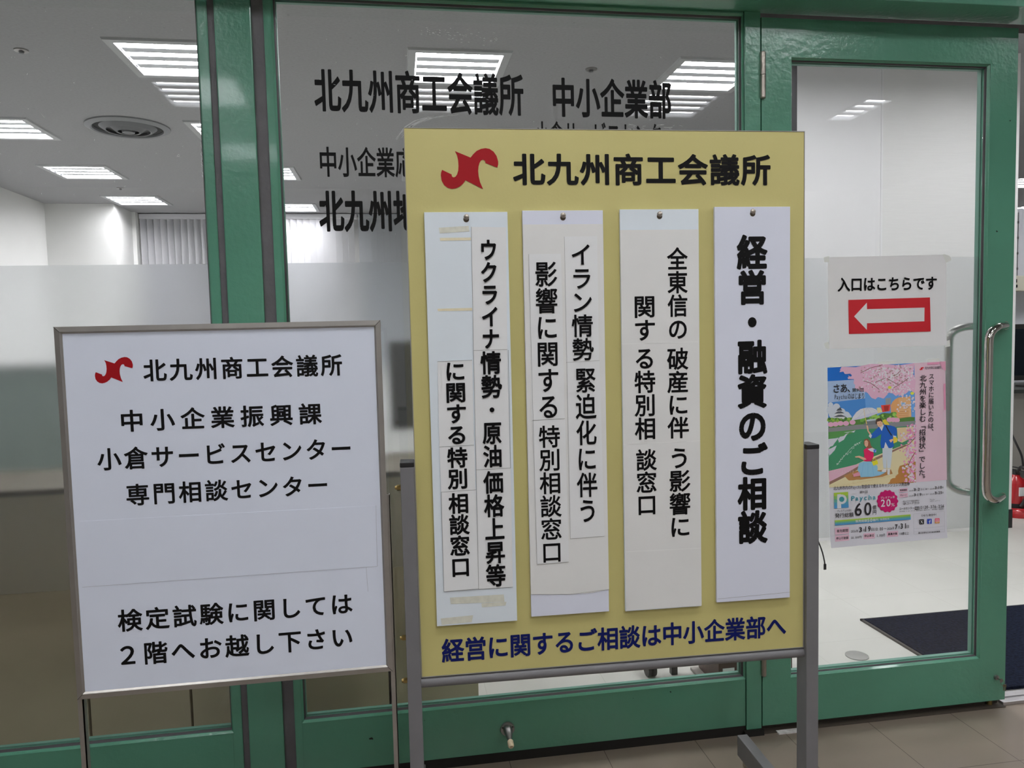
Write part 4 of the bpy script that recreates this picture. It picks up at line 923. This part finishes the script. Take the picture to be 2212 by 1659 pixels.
for (px_, py_), lb in (((46, 108), 'small round sprinkler head near the left edge of the photo'), ((1277, 149), 'small round sprinkler head right of the lettering light'), ((260, 406), 'tiny sprinkler head above the farthest left pane light')):
    x, y = onfloor(px_, py_, CEIL); t = thing('sprinkler_head', lb, 'sprinkler', (x, y, CEIL), 0, 'office ceiling sprinklers')
    bm = new(); lathe(bm, [(.038, 0), (.036, -.006), (.02, -.009)], seg=24); obj('escutcheon', bm, DULL, t, True)
    bm = new(); lathe(bm, [(.014, -.006), (.015, -.011), (.009, -.015), (.014, -.018), (.010, -.021)], seg=20); obj('nozzle', bm, VENT, t, True)

# ------------------------------------------------------------------ vertical blinds on the far windows
def blind(label, x0, x1, y, pitch, ang, m):
    t = thing('vertical_blind', label, 'blind', ((x0+x1)/2, y, 0), 0, 'vertical blinds on the far wall'); w = (x1-x0)/2
    bm = new(); box(bm, -w, w, -.035, .035, CEIL-.075, CEIL-.01, .004); obj('head_rail', bm, m, t)
    bm = new(); n_ = int((x1-x0)/pitch)
    for i in range(n_):
        cx_ = -w+pitch*(i+.5); a = ang+random.gauss(0, .03); dx, dy = .045*math.cos(a), .045*math.sin(a)
        q_ = [(cx_-dx, -dy), (cx_+dx, dy)]; nn = (-.0008*math.sin(a), .0008*math.cos(a))
        pts = [(q_[0][0]-nn[0], q_[0][1]-nn[1]), (q_[1][0]-nn[0], q_[1][1]-nn[1]), (q_[1][0]+nn[0], q_[1][1]+nn[1]), (q_[0][0]+nn[0], q_[0][1]+nn[1])]
        lo = [bm.verts.new((*p, .9)) for p in pts]; hi = [bm.verts.new((*p, CEIL-.075)) for p in pts]
        bm.faces.new(lo[::-1]); bm.faces.new(hi)
        for k in range(4): bm.faces.new((lo[k], lo[(k+1) % 4], hi[(k+1) % 4], hi[k]))
    obj('slats', bm, m, t)
BY = 10.45
blind('grey vertical blind with open slats, seen in the left pane beside the white corner', -3.22, -1.62, BY, .083, .85, BLIND)
blind('pale vertical blind in the middle pane, left of the darker one', -1.58, -.46, BY, .083, .5, BLIND_PALE)
blind('darker closed vertical blind in the middle pane beside the yellow board', -.44, 3.2, BY, .083, .2, BLIND_GREY)
bm = new(); box(bm, -3.278, -3.23, BY-.12, YB, 0, CEIL); struct(obj('trim_9', bm, OFF_WHITE), 'window jamb beside the grey blind')

# ------------------------------------------------------------------ things standing behind the windows
def cabinet(label, x0, x1, y0, y1, h):
    t = thing('low_cabinet', label, 'cabinet', ((x0+x1)/2, (y0+y1)/2, 0), 0, 'low cabinets behind the glass'); w = (x1-x0)/2-.004; d = (y1-y0)/2
    bm = new(); box(bm, -w, w, -d, d, .0, h-.02, .002); obj('body', bm, CABINET, t)
    bm = new(); box(bm, -w-.002, w+.002, -d-.004, d, h-.02, h, .002); obj('top', bm, mat('cabinet_top', seen(92, 84, 66, .9), .6), t)
    bm = new(); box(bm, -w+.03, w-.03, d, d+.012, .06, h-.05, .002); obj('door', bm, CABINET, t)
CY0, CY1 = 2.52, 2.92
cxs = [-2.2, -1.745, -1.30, -1.012, -.701, -.058, .248]
for a, b, lb in zip(cxs, cxs[1:], ('low olive cabinet behind the left pane, cut by the photo edge and farthest left', 'low olive cabinet behind the left pane, second from the left end', 'low olive cabinet behind the left pane, left of the sign stand leg',
        'narrow olive cabinet back seen under the white sign, between its two dark seams', 'wide olive cabinet behind the green column and the gap between the signs', 'olive cabinet behind the middle pane, ending above the bare white floor')):
    cabinet(lb, a, b, CY0, CY1, .885)
t = thing('partition_screen', 'grey green cloth partition screen behind the olive cabinets in the left pane', 'screen', (-2.0, 3.5, 0))
bm = new(); box(bm, -1.6, 1.32, -.02, .02, .05, 1.235, .004); obj('cloth_panel', bm, SCREEN, t)
bm = new(); box(bm, -1.6, 1.32, -.024, .024, 1.235, 1.255, .002); obj('top_rail', bm, mat('pale_rail', (.7, .71, .71), .4), t)
for s in (-1.4, 1.1):
    bm = new(); box(bm, s-.03, s+.03, -.2, .2, 0, .05, .004); obj('foot', bm, mat('pale_rail', (.7, .71, .71), .4), t)
# desk with a dark monitor behind the gap between the signs
dk = thing('office_desk', 'blue grey office desk behind the gap between the two signs', 'desk', (.17, 3.45, 0))
bm = new(); box(bm, -.55, .35, -.35, .35, .69, .72, .003); obj('desk_top', bm, DESKGREY, dk)
bm = new(); box(bm, -.53, .33, -.33, -.31, .30, .69, .003); obj('front_panel', bm, BLUEGREY, dk)
for sx_ in (-.5, .3):
    for sy_ in (-.3, .3):
        bm = new(); box(bm, sx_-.02, sx_+.02, sy_-.02, sy_+.02, 0, .69); obj('leg', bm, POST_CAP, dk)
mo = thing('monitor', 'dark monitor back, a blurred patch between the white sign and the yellow board', 'monitor', (.24, 3.2, .72))
bm = new(); box(bm, -.27, .3, -.02, .025, .22, .595, .01); obj('housing', bm, MONITOR, mo)
bm = new(); box(bm, -.03, .03, .02, .05, .02, .30); obj('neck', bm, MONITOR, mo)
bm = new(); lathe(bm, [(.11, 0), (.11, .012), (.02, .02)], (0, .04, 0)); obj('base', bm, MONITOR, mo, True)
# wheeled coat stand, mostly behind the yellow board
cx_, cy_ = onfloor(1405, 1460)
ch = thing('coat_stand', 'wheeled coat stand whose black caster shows under the yellow board', 'coat stand', (cx_-.018, cy_+.277, 0))
for i in range(4):
    a = -1.506+i*math.pi/2; d = Vector((math.cos(a), math.sin(a), 0))
    bm = new(); tube(bm, [Vector((0, 0, .075)), d*.15+Vector((0, 0, .072)), d*.29+Vector((0, 0, .068))], [.018, .016, .013], 10); ar = obj('base_arm', bm, POST_CAP, ch, True)
    p_ = d*.277; q_ = Vector((-d.y, d.x, 0))
    bm = new()
    for s_ in (1, -1): cyl(bm, p_+q_*.017*s_+Vector((0, 0, .028)), p_+q_*.004*s_+Vector((0, 0, .028)), .028, 18)
    cyl(bm, p_+Vector((0, 0, .03)), p_+Vector((0, 0, .07)), .007, 8); obj('caster', bm, POST_CAP, ar, True)
bm = new(); cyl(bm, (0, 0, .07), (0, 0, 1.65), .015); obj('pole', bm, DULL, ch, True)
for i in range(4):
    a = i*math.pi/2; d = Vector((math.cos(a), math.sin(a), 0))
    bm = new(); tube(bm, smooth_path([Vector((0, 0, 1.56)), d*.06+Vector((0, 0, 1.55)), d*.12+Vector((0, 0, 1.60)), d*.13+Vector((0, 0, 1.66))], 5), .006, 8); obj('hook', bm, DULL, ch, True)
# low brown cabinet with a black leg by the door post
lx, ly = onfloor(1455, 1455)
wb = thing('wooden_cabinet', 'dark brown low cabinet with black leg, seen under the yellow board by the door', 'cabinet', (1.28, 2.62, 0))
bm = new(); box(bm, -.15, .14, -.09, .10, .012, .30, .004); obj('body', bm, WOOD_DARK, wb)
bm = new(); box(bm, -.18, .16, -.115, .11, 0, .012, .003); obj('base_board', bm, DESKGREY, wb)
bm = new(); box(bm, lx-1.28-.02, .16, -.10, .11, .30, .32, .003); obj('top_board', bm, DESKGREY, wb)
bm = new(); box(bm, lx-1.28-.012, lx-1.28+.012, ly-2.62-.012, ly-2.62+.012, 0, .30); obj('leg', bm, POST_CAP, wb)
bm = new(); box(bm, -.135, -.09, -.0915, -.09, .03, .09); obj('paper_label', bm, PAPER, wb)

# mat, floor cap
mx0, my1 = onfloor(1857.6, 1335.7, .01)
mt = thing('floor_mat', 'dark navy loop pile entrance mat on the office floor', 'mat', (2.9, 2.70, 0))
bm = new(); box(bm, mx0+.012-2.9, 1.0, -.36, my1-.012-2.70, 0, .012, .003); obj('pile', bm, NAVY_MAT, mt)
bm = new(); ring2 = [(mx0-2.9, -.375), (1.012, -.375), (1.012, my1-2.70), (mx0-2.9, my1-2.70)]
for (a, b), (c, d) in zip(ring2, ring2[1:]+ring2[:1]): box(bm, min(a, c)-(.0 if a != c else .0), max(a, c)+(.012 if a == c else 0), min(b, d)-(.012 if b == d else 0), max(b, d), 0, .008)
obj('rubber_border', bm, mat('mat_border', rgb(74, 72, 68), .8), mt)
fx, fy = onfloor(1851, 1417); bm = new(); lathe(bm, [(.044, 0), (.044, .003), (.040, .005), (.0005, .0055)], seg=36)
o = obj('floor_disc', bm, mat('cap_grey', rgb(150, 150, 146), .5, .3), None, True); o.location = (fx, fy, 0); tag(o, 'round grey metal cap set in the white office floor, seen through the door', 'floor cap')

# ------------------------------------------------------------------ slice of office right of the door
ex, ey = onfloor(2207, 1117)
fe = thing('fire_extinguisher', 'red fire extinguisher right of the door edge, beyond the white partition', 'fire extinguisher', (ex+.02, ey+.08, .0))
bm = new(); lathe(bm, [(.0005, .03), (.058, .03), (.062, .04), (.062, .215), (.052, .25), (.028, .268), (.024, .28)], seg=28); obj('cylinder', bm, EXT_RED, fe, True)
bm = new(); lathe(bm, [(.0625, .035), (.0625, .085)], seg=28); obj('black_band', bm, POST_CAP, fe, True)
bm = new(); prism(bm, [(-.025, .14), (.03, .14), (.03, .20), (-.025, .20)], -.0635, -.055); obj('paper_label', bm, PAPER, fe)
bm = new(); box(bm, -.018, .018, -.018, .018, .28, .305); box(bm, -.01, .01, -.08, .03, .305, .313); box(bm, -.01, .01, -.09, .02, .325, .332); obj('valve', bm, POST_CAP, fe)
bm = new(); tube(bm, smooth_path([(0, -.015, .295), (-.01, -.06, .34), (.02, -.10, .30), (.03, -.10, .2), (.0, -.085, .12), (-.02, -.07, .07)], 8), .011, 10); obj('hose', bm, POST_CAP, fe, True)
eb = thing('extinguisher_stand', 'red ring shaped floor stand holding the fire extinguisher', 'stand', (ex+.02, ey+.08, 0))
bm = new(); lathe(bm, [(.128, 0), (.13, .02), (.118, .05), (.10, .062), (.085, .055), (.085, .01), (.085, 0)], seg=32); obj('ring', bm, EXT_RED, eb, True)
bm = new(); cyl(bm, (0, 0, 0), (0, 0, .028), .084, 28); obj('floor_plate', bm, mat('stand_plate', rgb(120, 30, 34), .5), eb)
YW = 6.2
def W6(px, py, y=YW): return WORLD.at(px, py, y)
x_l = W6(2190, 600)[0]
t = thing('white_cabinet', 'tall white cabinet with clips, in the slice right of the door', 'cabinet', (x_l+.5, YW+.2, 0))
zz0, zz1 = W6(2207, 690)[1], W6(2207, 452)[1]
bm = new(); box(bm, -.5, .6, -.2, .2, 0, zz1, .004); obj('body', bm, mat('cabinet_white', (.78, .79, .84), .4), t)
bm = new()
for k in range(4):
    z = zz1-.12-k*(zz1-1.8)/4; box(bm, -.485+.0, -.462, -.206, -.2, z-.01, z+.01)
box(bm, -.5+.028, -.5+.034, -.204, -.2, 1.75, zz1-.03); obj('clip', bm, DULL, t)
x_p, zp0 = W6(2206, 626, YW-.4); zp1 = W6(2206, 592, YW-.4)[1]
t = thing('wall_panel', 'cream vented equipment box right of the door edge', 'equipment box', (x_p+.17, YW-.14, 0))
bm = new(); box(bm, -.26, .3, -.06, .055, zp0, zp1, .006); obj('casing', bm, CREAM, t)
bm = new()
for k in range(5): box(bm, -.16+k*.03, -.15+k*.03, -.063, -.06, zp0+.075, zp0+.105); box(bm, -.16+k*.03, -.145+k*.03, -.063, -.06, zp0+.03, zp0+.055)
obj('vent_slots', bm, POST_CAP, t)
YD = 5.6
dz = W6(2206, 835, YD)[1]
t = thing('reception_desk', 'grey desk behind the partition, carrying the dark monitor', 'desk', (5.35, YD+.1, 0))
bm = new(); box(bm, -.45, .9, -.35, .30, dz-.03, dz, .003); obj('desk_top', bm, mat('dark_top', rgb(60, 64, 60), .5), t)
bm = new(); box(bm, -.42, .87, -.30, -.27, .10, dz-.03); obj('front_panel', bm, DESKGREY, t)
for sx_ in (-.42, .84):
    bm = new(); box(bm, sx_, sx_+.03, -.3, .28, 0, dz-.03); obj('side_panel', bm, DESKGREY, t)
mz = W6(2206, 700, YD)[1]
t = thing('monitor', 'black monitor on the desk, cut by the right edge of the photo', 'monitor', (5.3, YD-.05, dz))
bm = new(); box(bm, -.25, .3, -.02, .02, .06, mz-dz, .006); obj('housing', bm, MONITOR, t)
bm = new(); box(bm, -.22, .27, -.021, -.0195, .10, mz-dz-.04); obj('screen', bm, mat('screen_dark', rgb(24, 30, 36), .2), t)
bm = new(); box(bm, -.03, .03, .015, .05, 0, .25); box(bm, -.1, .1, -.06, .09, 0, .012); obj('foot', bm, MONITOR, t)
t = thing('cable', 'black power cable drooping beside the fire extinguisher', 'cable', (0, 0, 0))
p1 = W6(2196, 960, 5.2); p2 = W6(2207, 985, 5.2); p3 = W6(2211, 1010, 5.2)
bm = new(); tube(bm, smooth_path([(p1[0], 5.28, p1[1]+.12), (p1[0], 5.2, p1[1]), (p2[0], 5.2, p2[1]), (p3[0], 5.2, p3[1]), (p3[0]+.02, 5.2, .2), (p3[0]+.03, 5.2, .008)], 6), .008, 8); obj('cord', bm, POST_CAP, t, True)
bpy.data.objects.remove(_fo); bpy.data.curves.remove(_fc)
